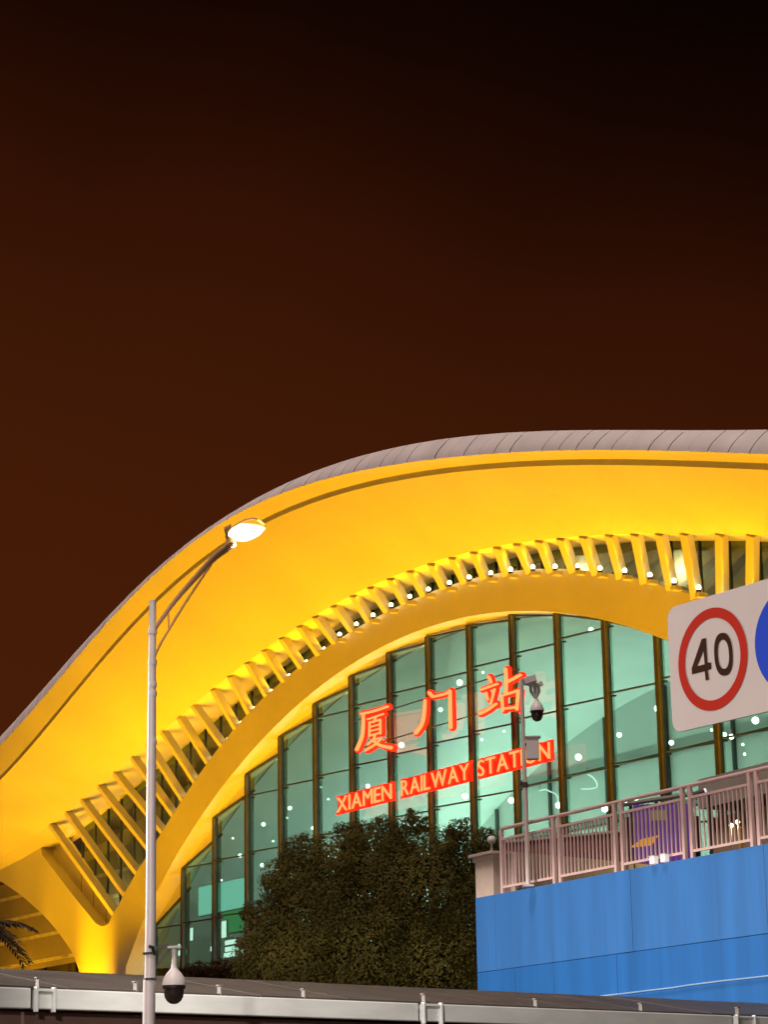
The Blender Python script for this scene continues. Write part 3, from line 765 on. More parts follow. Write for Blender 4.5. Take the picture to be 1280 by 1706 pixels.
# railing: panels between pairs of posts
M_PINK = mat('pinkish_rail_paint', (0.84, 0.62, 0.58), 0.45, var=0.08, scale=5)
rz1 = BW.px(1020, 1338, -0.1)[1]; rz2 = BW.px(1057, 1349, -0.1)[1]; rz0 = BW.px(1026, 1442, -0.1)[1]
RN = -0.10
post_x = [836, 923, 933, 1026, 1038, 1141, 1154, 1255, 1267, 1380, 1395]
rail = thing('railing', BW.pt(BW.px(836, 1480)[0], RN, bwz), 'pinkish metal railing of upright bars along the top of the blue wall', 'railing')
ps = [BW.px(x, 1400, RN)[0] for x in post_x]
for s in ps:
    p = MB(); p.box(BW.pt(s, RN, (bwz - 0.05 + rz1 - 0.02) / 2), tuple(BW.e * 0.035), tuple(BW.n * 0.035), (0, 0, (rz1 - bwz + 0.03) / 2)); p.build('post', M_PINK, rail, bevel=0.006)
tr = MB(); tr.tube([BW.pt(ps[0] - 0.02, RN, rz1 - 0.05), BW.pt(ps[0] + 0.05, RN, rz1), BW.pt(ps[-1], RN, rz1)], 0.036, 10); tr.build('top_rail', M_PINK, rail, smooth=True)
pairs = [(0, 1), (2, 3), (4, 5), (6, 7), (8, 9)]
for a, b in pairs:
    for z_ in (rz2, rz0):
        rr = MB(); rr.beam(BW.pt(ps[a] + 0.036, RN, z_), BW.pt(ps[b] - 0.036, RN, z_), 0.045, 0.035); rr.build('rail', M_PINK, rail)
    nb = max(3, int(round((ps[b] - ps[a]) / 0.118)))
    for i in range(1, nb):
        s = ps[a] + (ps[b] - ps[a]) * i / nb
        ba = MB(); ba.box(BW.pt(s, RN, (rz2 + rz0) / 2), tuple(BW.e * 0.011), tuple(BW.n * 0.011), (0, 0, (rz2 - rz0) / 2 - 0.022)); ba.build('bar', M_PINK, rail)
# white blocks and a globe on the wall
for x, y, lab in ((1090, 1434, 'left of two small white boxes on the wall top under the railing'), (1108, 1432, 'right of two small white boxes on the wall top under the railing')):
    q = Vector(BW.at(x, y, 0.02)); q.z = bwz + 0.001
    t = thing('wall_light', q, lab, 'light box', 'white boxes on the wall')
    b = MB(); b.box(q + Vector((0, 0, 0.07)), tuple(BW.e * 0.07), tuple(BW.n * 0.05), (0, 0, 0.065)); b.build('housing', mat('bright_white_box', (0.85, 0.80, 0.78), 0.4, var=0.02, emit=(1, 0.9, 0.85), estr=0.45), t, bevel=0.012)
    b = MB(); b.box(q + Vector((0, 0, 0.142)), tuple(BW.e * 0.078), tuple(BW.n * 0.058), (0, 0, 0.008)); b.build('lid', M_WHITE, t)
q = Vector(BW.at(819, 1399, -0.9))
t = thing('globe_lamp', (q.x, q.y, bwz - 0.06), 'unlit round globe lamp on a short post behind the corner pillar', 'lamp')
b = MB(); b.sphere(q, 0.085, 16, 10); b.build('globe', M_WHITE, t, smooth=True)
b = MB(); b.tube([(q.x, q.y, bwz - 0.06), (q.x, q.y, q.z - 0.07)], 0.025, 8); b.build('post', M_STEEL, t)

# ------------------------------------------------------------------ camera mast on the blue wall
YM = BW.at(882, 1480, 0.10)[1]
def mp_(x, y, dy=0.0): return at_y(x, y, YM + dy)
mast_top, mast_bot = mp_(869, 1131), mp_(880.5, 1479)
mast_bot[2] = bwz + 0.002
cm = thing('camera_mast', mast_bot, 'slim pale steel mast with dome camera and box above the blue wall', 'mast')
m = MB(); m.tube([mast_bot, mp_(875, 1310)], 0.046, 14); m.tube([mp_(875, 1308), mp_(869, 1131)], 0.036, 14); m.build('pole', mat('pinkish_white_pole', (0.74, 0.64, 0.60), 0.3, var=0.04), cm, smooth=True)
m = MB(); m.tube([mp_(875.3, 1312), mp_(875, 1303)], 0.052, 14); m.build('collar', M_FRAME, cm)
m = MB(); m.box(mast_bot + np.array([0, 0, 0.02]), (0.1, 0, 0), (0, 0.1, 0), (0, 0, 0.018)); m.build('base_plate', M_STEEL, cm)
m = MB(); m.beam(mp_(873, 1136), mp_(893, 1130), 0.13, 0.22); m.build('head_box', M_WHITE, cm, bevel=0.01)
m = MB(); m.beam(mp_(876, 1139), mp_(901, 1141), 0.06, 0.10); m.build('bracket', M_STEEL, cm, bevel=0.01)
for x in (884, 891, 897):
    m = MB(); m.tube([mp_(x, 1142), mp_(x + 1, 1152), mp_(893, 1163)], [0.035, 0.03, 0.028], 10); m.build('bracket_arm', M_STEEL, cm, smooth=True)
m = MB(); m.beam(mp_(900, 1135), mp_(904, 1142), 0.05, 0.08); m.build('sensor', M_WHITE, cm, bevel=0.006)
def dome_camera(root, c, r, neck):
    """Bell housing over a smoked half dome; c is the centre of the rim."""
    c = Vector((float(c[0]), float(c[1]), float(c[2])))
    h = MB(); h.lathe(c, [(r * 0.93, -0.004), (r, 0.0), (r * 0.99, r * 0.22), (r * 0.86, r * 0.62), (r * 0.62, r * 0.98), (r * 0.36, r * 1.26), (r * 0.24, r * 1.45), (r * 0.22, r * 1.5 + neck)], 28)
    ho = h.build('housing', M_WHITE, root, smooth=True)
    d = MB(); d.lathe(c, [(0.001, -r * 1.52), (r * 0.30, -r * 1.47), (r * 0.56, -r * 1.29), (r * 0.74, -r * 1.0), (r * 0.83, -r * 0.62), (r * 0.84, -r * 0.2), (r * 0.84, -0.002)], 28)
    d.build('dome', M_SMOKE, ho, smooth=True)
    g_ = MB(); g_.lathe(c, [(r * 0.9, -0.030), (r * 0.95, -0.026), (r * 0.95, -0.006)], 28); g_.build('rim_gasket', M_BLACK, ho)
    return ho
dome_camera(cm, mp_(895, 1184), 0.135, 0.02)
m = MB(); m.box(mp_(887.5, 1247), (0.115, 0, 0), (0, 0.09, 0), (0, 0, 0.205)); bxo = m.build('junction_box', M_WHITE, cm, bevel=0.012)
m = MB(); m.box(mp_(888, 1228), (0.14, 0, 0), (0, 0.11, 0), (0, 0, 0.014)); m.build('box_hood', M_STEEL, bxo)
m = MB(); m.beam(mp_(874, 1240), mp_(880, 1240), 0.05, 0.05); m.build('box_clamp', M_FRAME, bxo)

# ================================================================== KIOSK AND CLUTTER ON THE TERRACE
def at60(x, y, Y=58.0): return at_y(x, y, Y)
kz = bwz - 0.06
k0 = at60(1052, 1345, 50); k1 = at60(1180, 1320, 50)
kk = thing('kiosk', (k0[0], k0[1], kz), 'small stall with purple curtain and grey roof behind the railing', 'stall')
dirk = V(k1) - V(k0); dirk.z = 0; dirk.normalize(); perp = Vector((-dirk.y, dirk.x, 0))
Lk = (V(k1) - V(k0)).length
def kp(u, d, z): return Vector((k0[0], k0[1], z)) + dirk * (u * Lk) + perp * d
zr = at60(1110, 1340, 50)[2]
m = MB(); m.prism([kp(-0.03, -0.25, zr), kp(1.03, -0.25, zr + 0.24), kp(1.03, 2.2, zr + 0.5), kp(-0.03, 2.2, zr + 0.26)], (0, 0, 0.05)); m.build('roof', mat('grey_awning', (0.34, 0.31, 0.31), 0.6), kk)
nfold = 22
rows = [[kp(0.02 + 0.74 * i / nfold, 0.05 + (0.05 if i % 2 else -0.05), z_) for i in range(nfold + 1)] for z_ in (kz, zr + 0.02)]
m = MB(); m.grid(rows); m.build('curtain', mat('glowing_purple_cloth', (0.22, 0.08, 0.42), 0.8, var=0.2, scale=3, emit=(0.35, 0.16, 0.6), estr=0.16), kk)  # purple light on the cloth is put into its own glow
for u in (0.0, 0.33, 0.77, 1.0):
    m = MB(); m.beam(kp(u, 0.12, kz), kp(u, 0.12, zr + 0.24 * u), 0.07, 0.07, side=(1, 0, 0)); m.build('post', M_FRAME, kk)
m = MB(); m.box(kp(0.5, 1.9, (kz + zr) / 2), dirk * (Lk * 0.5), perp * 0.04, (0, 0, (zr - kz) / 2)); m.build('back_panel', mat('maroon_panel', (0.16, 0.05, 0.05), 0.7), kk)
m = MB(); m.box(kp(0.34, -0.02, at60(1098, 1358, 50)[2]), dirk * 0.16, perp * 0.02, (0, 0, 0.11)); m.build('notice', M_WHITE, kk)
q0, q1 = at60(838, 1412, 62), at60(1056, 1398, 60)
m = MB(); dq = V(q1) - V(q0); dq.z = 0; m.box(((q0[0] + q1[0]) / 2, (q0[1] + q1[1]) / 2, (PZ + q0[2]) / 2 + 0.05), tuple(dq / 2), tuple(Vector((-dq.y, dq.x, 0)).normalized() * 0.15), (0, 0, (q0[2] + 0.1 - PZ) / 2))
dw = m.build('planter_wall', mat('maroon_brick', (0.20, 0.075, 0.055), 0.8, var=0.3, scale=4), loc=(q0[0], q0[1], PZ))
tag(dw, 'dark reddish low wall seen through the left half of the railing', 'wall')
m = MB(); m.box(((q0[0] + q1[0]) / 2, (q0[1] + q1[1]) / 2, q0[2] + 0.13), tuple(dq / 2 * 1.01), tuple(Vector((-dq.y, dq.x, 0)).normalized() * 0.20), (0, 0, 0.03)); m.build('coping', M_BEIGE, dw)
# orange cloth wedge
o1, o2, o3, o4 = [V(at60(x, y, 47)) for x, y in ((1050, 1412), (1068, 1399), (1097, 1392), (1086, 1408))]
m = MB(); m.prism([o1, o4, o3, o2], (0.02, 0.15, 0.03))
uw = m.build('orange_awning', mat('glowing_orange_cloth', (0.75, 0.32, 0.02), 0.7, emit=(1, 0.42, 0.02), estr=0.35), loc=o1)  # the cloth is brightened by a glow of its own
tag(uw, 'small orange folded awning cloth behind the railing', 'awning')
lg = MB(); lg.tube([o1 + Vector((0.08, 0.05, -0.01)), Vector((o1.x + 0.08, o1.y + 0.05, kz))], 0.015, 6); lg.tube([o3 + Vector((-0.08, 0.05, -0.06)), Vector((o3.x - 0.08, o3.y + 0.05, kz))], 0.015, 6)
lg.build('awning_leg', M_FRAME, uw)
# spotlight tube on the railing side
b1, b2 = at60(1152, 1326, 46), at60(1174, 1319, 46)
bc = thing('bullet_camera', b1, 'black bullet camera with a white front end beside the kiosk roof', 'camera')
m = MB(); m.tube([b1, b2], 0.06, 14); m.build('body', M_BLACK, bc, smooth=True)
m = MB(); m.tube([b2, V(b2) + (V(b2) - V(b1)).normalized() * 0.04], 0.066, 14); m.build('front_ring', mat('lit_white_ring', (0.8, 0.85, 0.85), emit=(0.8, 0.95, 1), estr=0.6), bc)
m = MB(); m.tube([b1, (b1[0], b1[1] + 0.02, kz)], 0.03, 8); m.build('post', M_PINK, bc)
# beige booth at the right with two small lamps and a yellow post
c0 = at60(1185, 1350, 54); c1 = at60(1380, 1310, 50)
bt = thing('beige_booth', (c0[0], c0[1], kz), 'long beige booth with dark slots behind the right end of the railing', 'booth')
dr = V(c1) - V(c0); dr.z = 0; Lb = dr.length; dr.normalize(); pr = Vector((-dr.y, dr.x, 0))
zt1 = at60(1230, 1352, 53)[2]
def bq(u, d, z): return Vector((c0[0], c0[1], z)) + dr * (u * Lb) + pr * d
m = MB(); m.box(bq(0.5, 0.6, (kz + zt1) / 2), dr * Lb / 2, pr * 0.6, (0, 0, (zt1 - kz) / 2)); m.build('wall', mat('tan_booth', (0.48, 0.36, 0.22), 0.7, var=0.1), bt)
for i in range(9):
    u = 0.08 + i * 0.105
    m = MB(); m.box(bq(u, 0.02, zt1 + 0.10), dr * 0.04, pr * 0.03, (0, 0, 0.10)); m.build('slot_post', M_BEIGE, bt)
m = MB(); m.box(bq(0.5, 0.5, zt1 + 0.55), dr * (Lb / 2 + 0.1), pr * 0.75, (0, 0, 0.34)); m.build('fascia', mat('greige_panel', (0.42, 0.38, 0.33), 0.7), bt)
for x, y, lab in ((1218.5, 1374.5, 'left of two small yellow white lamps by the beige booth'), (1229.5, 1369, 'right of two small yellow white lamps by the beige booth')):
    P = at60(x, y, 47)
    t = thing('yard_lamp', (P[0], P[1], kz), lab, 'lamp', 'two lamps by the booth')
    m = MB(); m.sphere(P, 0.045, 12, 8); m.build('globe', emit_mat('yellow_globe', (1, 0.93, 0.55), 5.0), t, smooth=True)
    m = MB(); m.tube([(P[0], P[1], kz), (P[0], P[1], P[2] - 0.04)], 0.012, 6); m.build('post', M_FRAME, t)
    lamp('yard_lamp_light', 'POINT', (P[0], P[1] - 0.12, P[2]), 45, (1, 0.75, 0.3), t, size=0.05)
P = at60(1233, 1380, 46.5)
yp = thing('yellow_post', (P[0], P[1], kz), 'short yellow bollard post below the two small lamps', 'post')
m = MB(); m.lathe((P[0], P[1], kz), [(0.06, 0), (0.045, 0.03), (0.04, 0.4), (0.04, P[2] - kz)], 12); m.build('shaft', mat('yellow_paint', (0.75, 0.45, 0.03), 0.5), yp, smooth=True)
m = MB(); m.sphere((P[0], P[1], P[2]), 0.042, 12, 8); m.build('knob', mat('yellow_paint', (0.75, 0.45, 0.03), 0.5), yp, smooth=True)

# ================================================================== SPEED SIGN
SG = Plane(-2050, 1188, 18.0)
pt = [SG.px(x, y) for x, y in ((1120, 1012), (1137, 1218))]
# plate outline from the photograph, with rounded corners
zc = SG.px(1187.7, 1097.8)[1]; sc = SG.px(1187.7, 1097.8)[0]
Rz = (SG.px(1190, 1011)[1] - SG.px(1186, 1184)[1]) / 2
sl_ = SG.px(1115.5, 1100)[0]; zt = SG.px(1190, 990.5)[1]; zbm = SG.px(1190, 1205.5)[1]
hw_l = sc - sl_
scb = SG.px(1258, 1064)[0] + Rz                               # centre of the blue disc
sr = scb + hw_l; rc = 0.10
sign = thing('speed_limit_sign', SG.pt(sc, 0, zc - 0.6), 'white traffic sign board with red ringed 40 and a blue disc', 'traffic sign')
outp = []
for cxs, czs, a0_ in ((sl_ + rc, zbm + rc, 180), (sr - rc, zbm + rc, 270), (sr - rc, zt - rc, 0), (sl_ + rc, zt - rc, 90)):
    for k_ in range(7):
        a_ = math.radians(a0_ + 15 * k_); outp.append((cxs + rc * math.cos(a_), czs + rc * math.sin(a_)))
m = MB(); m.prism([SG.pt(s, 0, z) for s, z in outp], tuple(-SG.n * 0.02)); m.build('board', mat('white_reflective_sheet', (0.44, 0.39, 0.38), 0.6, var=0.03, scale=2), sign)
def ring(name, c, r0, r1, n, mt, seg=72, kz_=1.0):
    mb = MB(); vs = []; fc = []
    if r0 > 0:
        for k_ in range(seg):
            a_ = 2 * math.pi * k_ / seg
            vs += [SG.pt(c[0] + r0 * math.cos(a_), n, c[1] + r0 * kz_ * math.sin(a_)), SG.pt(c[0] + r1 * math.cos(a_), n, c[1] + r1 * kz_ * math.sin(a_))]
        for k_ in range(seg):
            j = (k_ + 1) % seg; fc.append((2 * k_, 2 * k_ + 1, 2 * j + 1, 2 * j))
    else:
        vs = [SG.pt(c[0] + r1 * math.cos(2 * math.pi * k_ / seg), n, c[1] + r1 * math.sin(2 * math.pi * k_ / seg)) for k_ in range(seg)]; fc = [tuple(range(seg))]
    mb.add(vs, fc); return mb.build(name, mt, sign)
M_SRED = mat('sign_red', (0.40, 0.022, 0.012), 0.7, spec=0.03, var=0.05); M_SBLK = mat('sign_black', (0.035, 0.012, 0.006), 0.7, spec=0.03)
ring('red_ring', (sc, zc), Rz * 0.80, Rz, 0.004, M_SRED)
ring('blue_disc', (scb, zc), 0, Rz, 0.004, mat('sign_blue', (0.020, 0.060, 0.50), 0.7, spec=0.03, var=0.05))
def crop40(x, y): return SG.px(1080 + x / 5.685, 940 + y / 5.685)
d4 = [(540, 700), (552, 705), (566, 930), (600, 930), (602, 992), (568, 1002), (582, 1092), (550, 1100), (540, 1012), (420, 1042), (417, 985)]
h4 = [(528, 815), (468, 965), (540, 946)]
def flat(name, polys, n, mt):
    mb = MB()
    for P in polys: mb.add([SG.pt(*(lambda q: (q[0], n, q[1]))(crop40(x, y))) for x, y in P], [tuple(range(len(P)))])
    return mb.build(name, mt, sign)
flat('digit', [[(512, 706), (552, 698), (528, 815), (468, 965), (417, 985)], [(552, 698), (566, 930), (540, 946), (528, 815)],
               [(417, 985), (468, 965), (540, 946), (566, 930), (600, 930), (602, 992), (568, 1002), (540, 1012), (420, 1042)],
               [(540, 1012), (568, 1002), (582, 1092), (550, 1100)]], 0.004, M_SBLK)
mb = MB(); vs = []; fc = []
for k_ in range(48):
    a_ = 2 * math.pi * k_ / 48; sk = 0.06
    def sq(c_): return math.copysign(abs(c_) ** 0.85, c_)
    for rx, ry in ((52, 137), (87, 203)):
        x = 718 + rx * sq(math.cos(a_)) + 0.06 * ry * sq(math.sin(a_)) ; y = 852 + ry * sq(math.sin(a_)) - 0.12 * rx * math.cos(a_)
        q = crop40(x, y); vs.append(SG.pt(q[0], 0.004, q[1]))
for k_ in range(48):
    j = (k_ + 1) % 48; fc.append((2 * k_, 2 * j, 2 * j + 1, 2 * k_ + 1))
mb.add(vs, fc); mb.build('digit', M_SBLK, sign)
# mast and arm, outside the frame to the right
mast_s = sr + 0.9
m = MB(); m.tube([SG.pt(mast_s, -0.12, 0), SG.pt(mast_s, -0.12, zt + 0.5)], [0.11, 0.085], 16); m.build('mast', M_STEEL, sign, smooth=True)
for z_ in (zc + 0.25, zc - 0.25):
    m = MB(); m.tube([SG.pt(mast_s, -0.12, z_), SG.pt(sc, -0.12, z_)], 0.04, 10); m.build('arm', M_STEEL, sign, smooth=True)
    for s in (sc + 0.1, scb):
        m = MB(); m.box(SG.pt(s, -0.05, z_), tuple(SG.e * 0.03), tuple(SG.n * 0.035), (0, 0, 0.05)); m.build('clamp', M_STEEL, sign)

# ================================================================== STREET LAMPS
YL = 22.0
def lp(x, y, dy=0.0): return at_y(x, y, YL + dy)
def bake(px, ref):
    return px
M_POLE = mat('galvanised_white_pole', (0.80, 0.76, 0.76), 0.32, var=0.06, scale=5)
M_ARM = mat('weathered_arm', (0.62, 0.36, 0.17), 0.5, var=0.1)
base = lp(248, 1700); base[2] = 0.0
def bowl_mat():
    if 'lamp_bowl' in MATS: return MATS['lamp_bowl']
    m = emit_mat('lamp_bowl', (1.0, 0.80, 0.40), 22.0); t = m.node_tree; b = t.nodes['Principled BSDF']
    c = t.nodes.new('ShaderNodeTexCoord'); mp = t.nodes.new('ShaderNodeVectorMath'); mp.operation = 'SUBTRACT'; mp.inputs[1].default_value = (0.5, 0.5, 0.35)
    ln = t.nodes.new('ShaderNodeVectorMath'); ln.operation = 'LENGTH'; r = t.nodes.new('ShaderNodeValToRGB')
    t.links.new(c.outputs['Generated'], mp.inputs[0]); t.links.new(mp.outputs[0], ln.inputs[0]); t.links.new(ln.outputs['Value'], r.inputs[0])
    r.color_ramp.elements[0].position = 0.22; r.color_ramp.elements[0].color = (1, 0.92, 0.60, 1)
    r.color_ramp.elements[1].position = 0.62; r.color_ramp.elements[1].color = (0.10, 0.052, 0.003, 1)
    t.links.new(r.outputs[0], b.inputs['Emission Color']); b.inputs['Emission Strength'].default_value = 9.0
    return m
def street_lamp(label, off=(0, 0, 0), power=420.0, cam_too=True, cone=178):
    o = np.array(off, float)
    def L(x, y, dy=0.0): return lp(x, y, dy) + o
    b0 = L(248, 1700); b0[2] = 0.0
    t = thing('street_lamp', b0, label, 'street lamp', 'street lamps of the road')
    jt = L(248.8, 1632)
    m = MB(); m.tube([b0, (jt[0], jt[1], jt[2])], [0.064, 0.057], 20); m.build('lower_pole', M_POLE, t, smooth=True)
    m = MB(); m.tube([L(249.5, 1631), L(251.5, 1500), L(252.5, 1250), L(254.5, 1000)], [0.050, 0.049, 0.043, 0.033], 20); m.build('upper_pole', M_POLE, t, smooth=True)
    m = MB(); m.tube([b0, b0 + np.array([0, 0, 0.03])], 0.16, 20); m.build('base_plate', M_STEEL, t)
    arm = resample([L(253.5, 1053), L(290, 1003, -0.05), L(325, 963, -0.12), L(357, 929, -0.2), L(386, 907, -0.3)], 20)
    m = MB(); m.tube(arm, [0.021 + 0.022 * (i / 19) ** 2 for i in range(20)], 12); m.build('arm', M_ARM, t, smooth=True)
    br = resample([L(253.5, 1104), L(266, 1075, -0.02), L(282, 1048, -0.05), L(305, 1010, -0.09), L(335, 965, -0.15), L(352, 940, -0.19)], 20)
    m = MB(); m.tube(br, 0.011, 10); m.build('brace', M_ARM, t, smooth=True)
    m = MB(); m.tube([L(280.5, 1021, -0.04), L(281.5, 1049, -0.05)], 0.008, 8); m.build('strut', M_ARM, t)
    for y in (1052, 1103, 1140, 1155, 1235):
        m = MB(); m.tube([L(254.2, y - 3), L(254, y + 4)], 0.043, 16); m.build('collar', M_POLE, t)
    # lantern: tapered tray, glass bowl beneath
    c = V(L(409, 887, -0.38)); ax = (V(L(442, 873, -0.55)) - V(L(386, 903, -0.3))).normalized()
    sd_ = ax.cross(Vector((0, 0, 1))).normalized(); up = sd_.cross(ax).normalized()
    tilt = Matrix.Rotation(math.radians(-16), 3, ax); sd_ = tilt @ sd_; up = tilt @ up
    rows = []
    for u, w, h in ((-0.20, 0.03, 0.03), (-0.16, 0.07, 0.05), (-0.06, 0.12, 0.075), (0.08, 0.125, 0.075), (0.17, 0.10, 0.05), (0.20, 0.05, 0.02)):
        rows.append([c + ax * u + sd_ * (w * math.cos(math.pi * k_ / 10)) + up * (0.02 + h * math.sin(math.pi * k_ / 10)) for k_ in range(11)])
    m = MB(); m.grid(rows, flip=True); lo = m.build('lantern', M_ARM, t, smooth=True)
    m = MB(); m.tube([V(arm[-2]), V(arm[-1]), c - ax * 0.19 + up * 0.03, c - ax * 0.13 + up * 0.05], [0.044, 0.05, 0.058, 0.045], 14); m.build('neck', M_ARM, lo, smooth=True)
    for sg in (-1, 1):
        m = MB(); m.prism([c - ax * 0.21 + sd_ * sg * 0.04 + up * 0.03, c - ax * 0.17 + sd_ * sg * 0.115 + up * 0.05, c - ax * 0.06 + sd_ * sg * 0.135 + up * 0.03, c - ax * 0.10 + sd_ * sg * 0.10 + up * 0.02], tuple(up * 0.03)); m.build('side_wing', M_ARM, lo)
    m = MB()
    rows = []
    for u, w, h in ((-0.175, 0.055, 0.012), (-0.13, 0.095, 0.04), (-0.06, 0.119, 0.065), (0.02, 0.123, 0.075), (0.08, 0.124, 0.07), (0.17, 0.099, 0.035), (0.198, 0.05, 0.01)):
        rows.append([c + ax * u + sd_ * (w * math.cos(math.pi + math.pi * k_ / 10)) + up * (0.019 + h * math.sin(math.pi + math.pi * k_ / 10)) for k_ in range(11)])
    m.grid(rows, flip=True); m.build('glass_bowl', bowl_mat(), lo, smooth=True)
    lamp('street_light', 'SPOT', c - up * 0.12, power, (1.0, 0.86, 0.76), t, aim=(c + Vector((1.6, 2.2, -2.0))) if cam_too else c - Vector((0, 0, 2)), size=0.12, spot=cone, blend=0.5 if cam_too else 0.04)
    if cam_too:
        # clamp band and bracket for the dome camera
        for y in (1588, 1631):
            m = MB(); m.tube([L(250.0, y - 2), L(250.0, y + 2)], 0.061, 20); m.build('clamp_band', M_FRAME, t)
        m = MB(); m.beam(L(238, 1588, -0.04), L(243, 1588, -0.04), 0.015, 0.03); m.build('bolt', M_BLACK, t)
        m = MB(); m.tube([L(248, 1576, -0.06), L(254, 1577, -0.06), L(257, 1590, -0.02)], 0.016, 8); m.build('cable_loop', M_BLACK, t, smooth=True)
        m = MB(); m.beam(L(256, 1580, 0.02), L(283, 1574, 0.02), 0.035, 0.03); m.build('bracket_arm', M_FRAME, t)
        m = MB(); m.beam(L(260, 1612, 0.02), L(282, 1580, 0.02), 0.02, 0.02); m.build('bracket_brace', M_FRAME, t)
        m = MB(); m.beam(L(280, 1578, 0.0), L(302, 1577, 0.0), 0.02, 0.10); m.build('bracket_plate', M_STEEL, t)
        m = MB(); m.tube([L(290.5, 1577), L(290.5, 1608)], 0.0245, 14); m.build('drop_tube', M_WHITE, t, smooth=True)
        dc = thing('dome_camera', L(290, 1641), 'white bell shaped dome camera with dark dome on the lamp post', 'camera')
        dome_camera(dc, L(290, 1641), 0.112, 0.02)
    return t
street_lamp('tall street lamp post with curved bracket arm and glowing lantern', power=2300.0, cone=118)
street_lamp('street lamp standing behind the viewpoint out of the picture', off=(-3.0, -19.0, 0), power=6500.0, cam_too=False)
street_lamp('street lamp standing to the left out of the picture', off=(-14.0, 8.0, 0), power=17500.0, cam_too=False)

# ================================================================== SHED ROOF WITH WHITE GUTTER IN FRONT
SHD = Plane(5000, 250, 26.6)
shed = thing('shed', SHD.pt(0, 0, 0), 'low shed with dark sloping roof edge and long white gutter beam', 'shed')
zg1 = SHD.px(250, 1654)[1]; zg0 = SHD.px(232, 1686)[1]
sA, sB = SHD.px(-260, 1630)[0], SHD.px(1560, 1690)[0]
ztop = SHD.px(250, 1625)[1]
# roof: falls towards the viewer, built of sheets
dn, dz = 1.9, 0.0
zback = SHD.px(250, 1624.5, -1.9)[1]
M_ROOFS = mat('dark_roof_sheet', (0.075, 0.068, 0.060), 0.6, var=0.25, scale=1.3, bump=0.2, bscale=8)
ns = 14
for i in range(ns):
    a, b = sA + (sB - sA) * i / ns, sA + (sB - sA) * (i + 1) / ns
    sh = MB(); d_ = rng.uniform(0, 0.006)
    sh.prism([SHD.pt(a + 0.01, 0.03, zg1 + 0.02 + d_), SHD.pt(b - 0.01, 0.03, zg1 + 0.02 + d_), SHD.pt(b - 0.01, -1.9, zback + d_), SHD.pt(a + 0.01, -1.9, zback + d_)], (0, 0, -0.03))
    sh.build('roof_sheet', M_ROOFS, shed)
M_GUT = mat('white_gutter', (0.74, 0.80, 0.79), 0.4, var=0.10, scale=1.6, stretch=(1, 1, 4))
joints = [52, 697, 1218]
bs_ = [sA] + [SHD.px(x - 4, 1670)[0] for x in joints] + [sB]
for i in range(len(bs_) - 1):
    a, b = bs_[i] + (0.05 if i else 0), bs_[i + 1] - 0.02
    gt = MB(); gt.box(SHD.pt((a + b) / 2, 0.0, (zg0 + zg1) / 2), tuple(SHD.e * (b - a) / 2), tuple(SHD.n * 0.07), (0, 0, (zg1 - zg0) / 2)); gt.build('gutter', M_GUT, shed, bevel=0.012)
for x in joints:
    s0, s1 = SHD.px(x, 1670)[0], SHD.px(x + 29, 1670)[0]
    for s in (s0, s1):
        f = MB(); f.box(SHD.pt(s, 0.09, (zg0 + zg1) / 2 - 0.01), tuple(SHD.e * 0.014), tuple(SHD.n * 0.03), (0, 0, (zg1 - zg0) / 2 + 0.025)); f.build('sleeve_bar', M_GUT, shed, bevel=0.004)
    f = MB(); f.box(SHD.pt((s0 + s1) / 2, 0.085, zg1 - 0.02), tuple(SHD.e * ((s1 - s0) / 2 - 0.015)), tuple(SHD.n * 0.02), (0, 0, 0.012)); f.build('sleeve_bar', M_GUT, shed)
for x in (62, 225, 365, 505, 705, 891, 1066, 1226):
    s = SHD.px(x, 1650)[0]
    f = MB(); f.box(SHD.pt(s, 0.01, zg1 + 0.06), tuple(SHD.e * 0.010), tuple(SHD.n * 0.03), (0, 0, 0.055)); f.box(SHD.pt(s, 0.01, zg1 + 0.118), tuple(SHD.e * 0.032), tuple(SHD.n * 0.03), (0, 0, 0.006))
    f.build('clip', mat('dull_clip', (0.20, 0.19, 0.18), 0.5), shed)
m = MB(); m.box(SHD.pt((sA + sB) / 2, -0.25, (zg0 - 0.02) / 2), tuple(SHD.e * (sB - sA) / 2), tuple(SHD.n * 0.08), (0, 0, (zg0 - 0.02) / 2)); m.build('wall', mat('brown_shed_wall', (0.26, 0.16, 0.13), 0.7, var=0.2), shed)
m = MB(); m.box(SHD.pt((sA + sB) / 2, -1.9, (zback - 0.04) / 2), tuple(SHD.e * (sB - sA) / 2), tuple(SHD.n * 0.08), (0, 0, (zback - 0.04) / 2)); m.build('wall', mat('brown_shed_wall', (0.26, 0.16, 0.13), 0.7, var=0.2), shed)

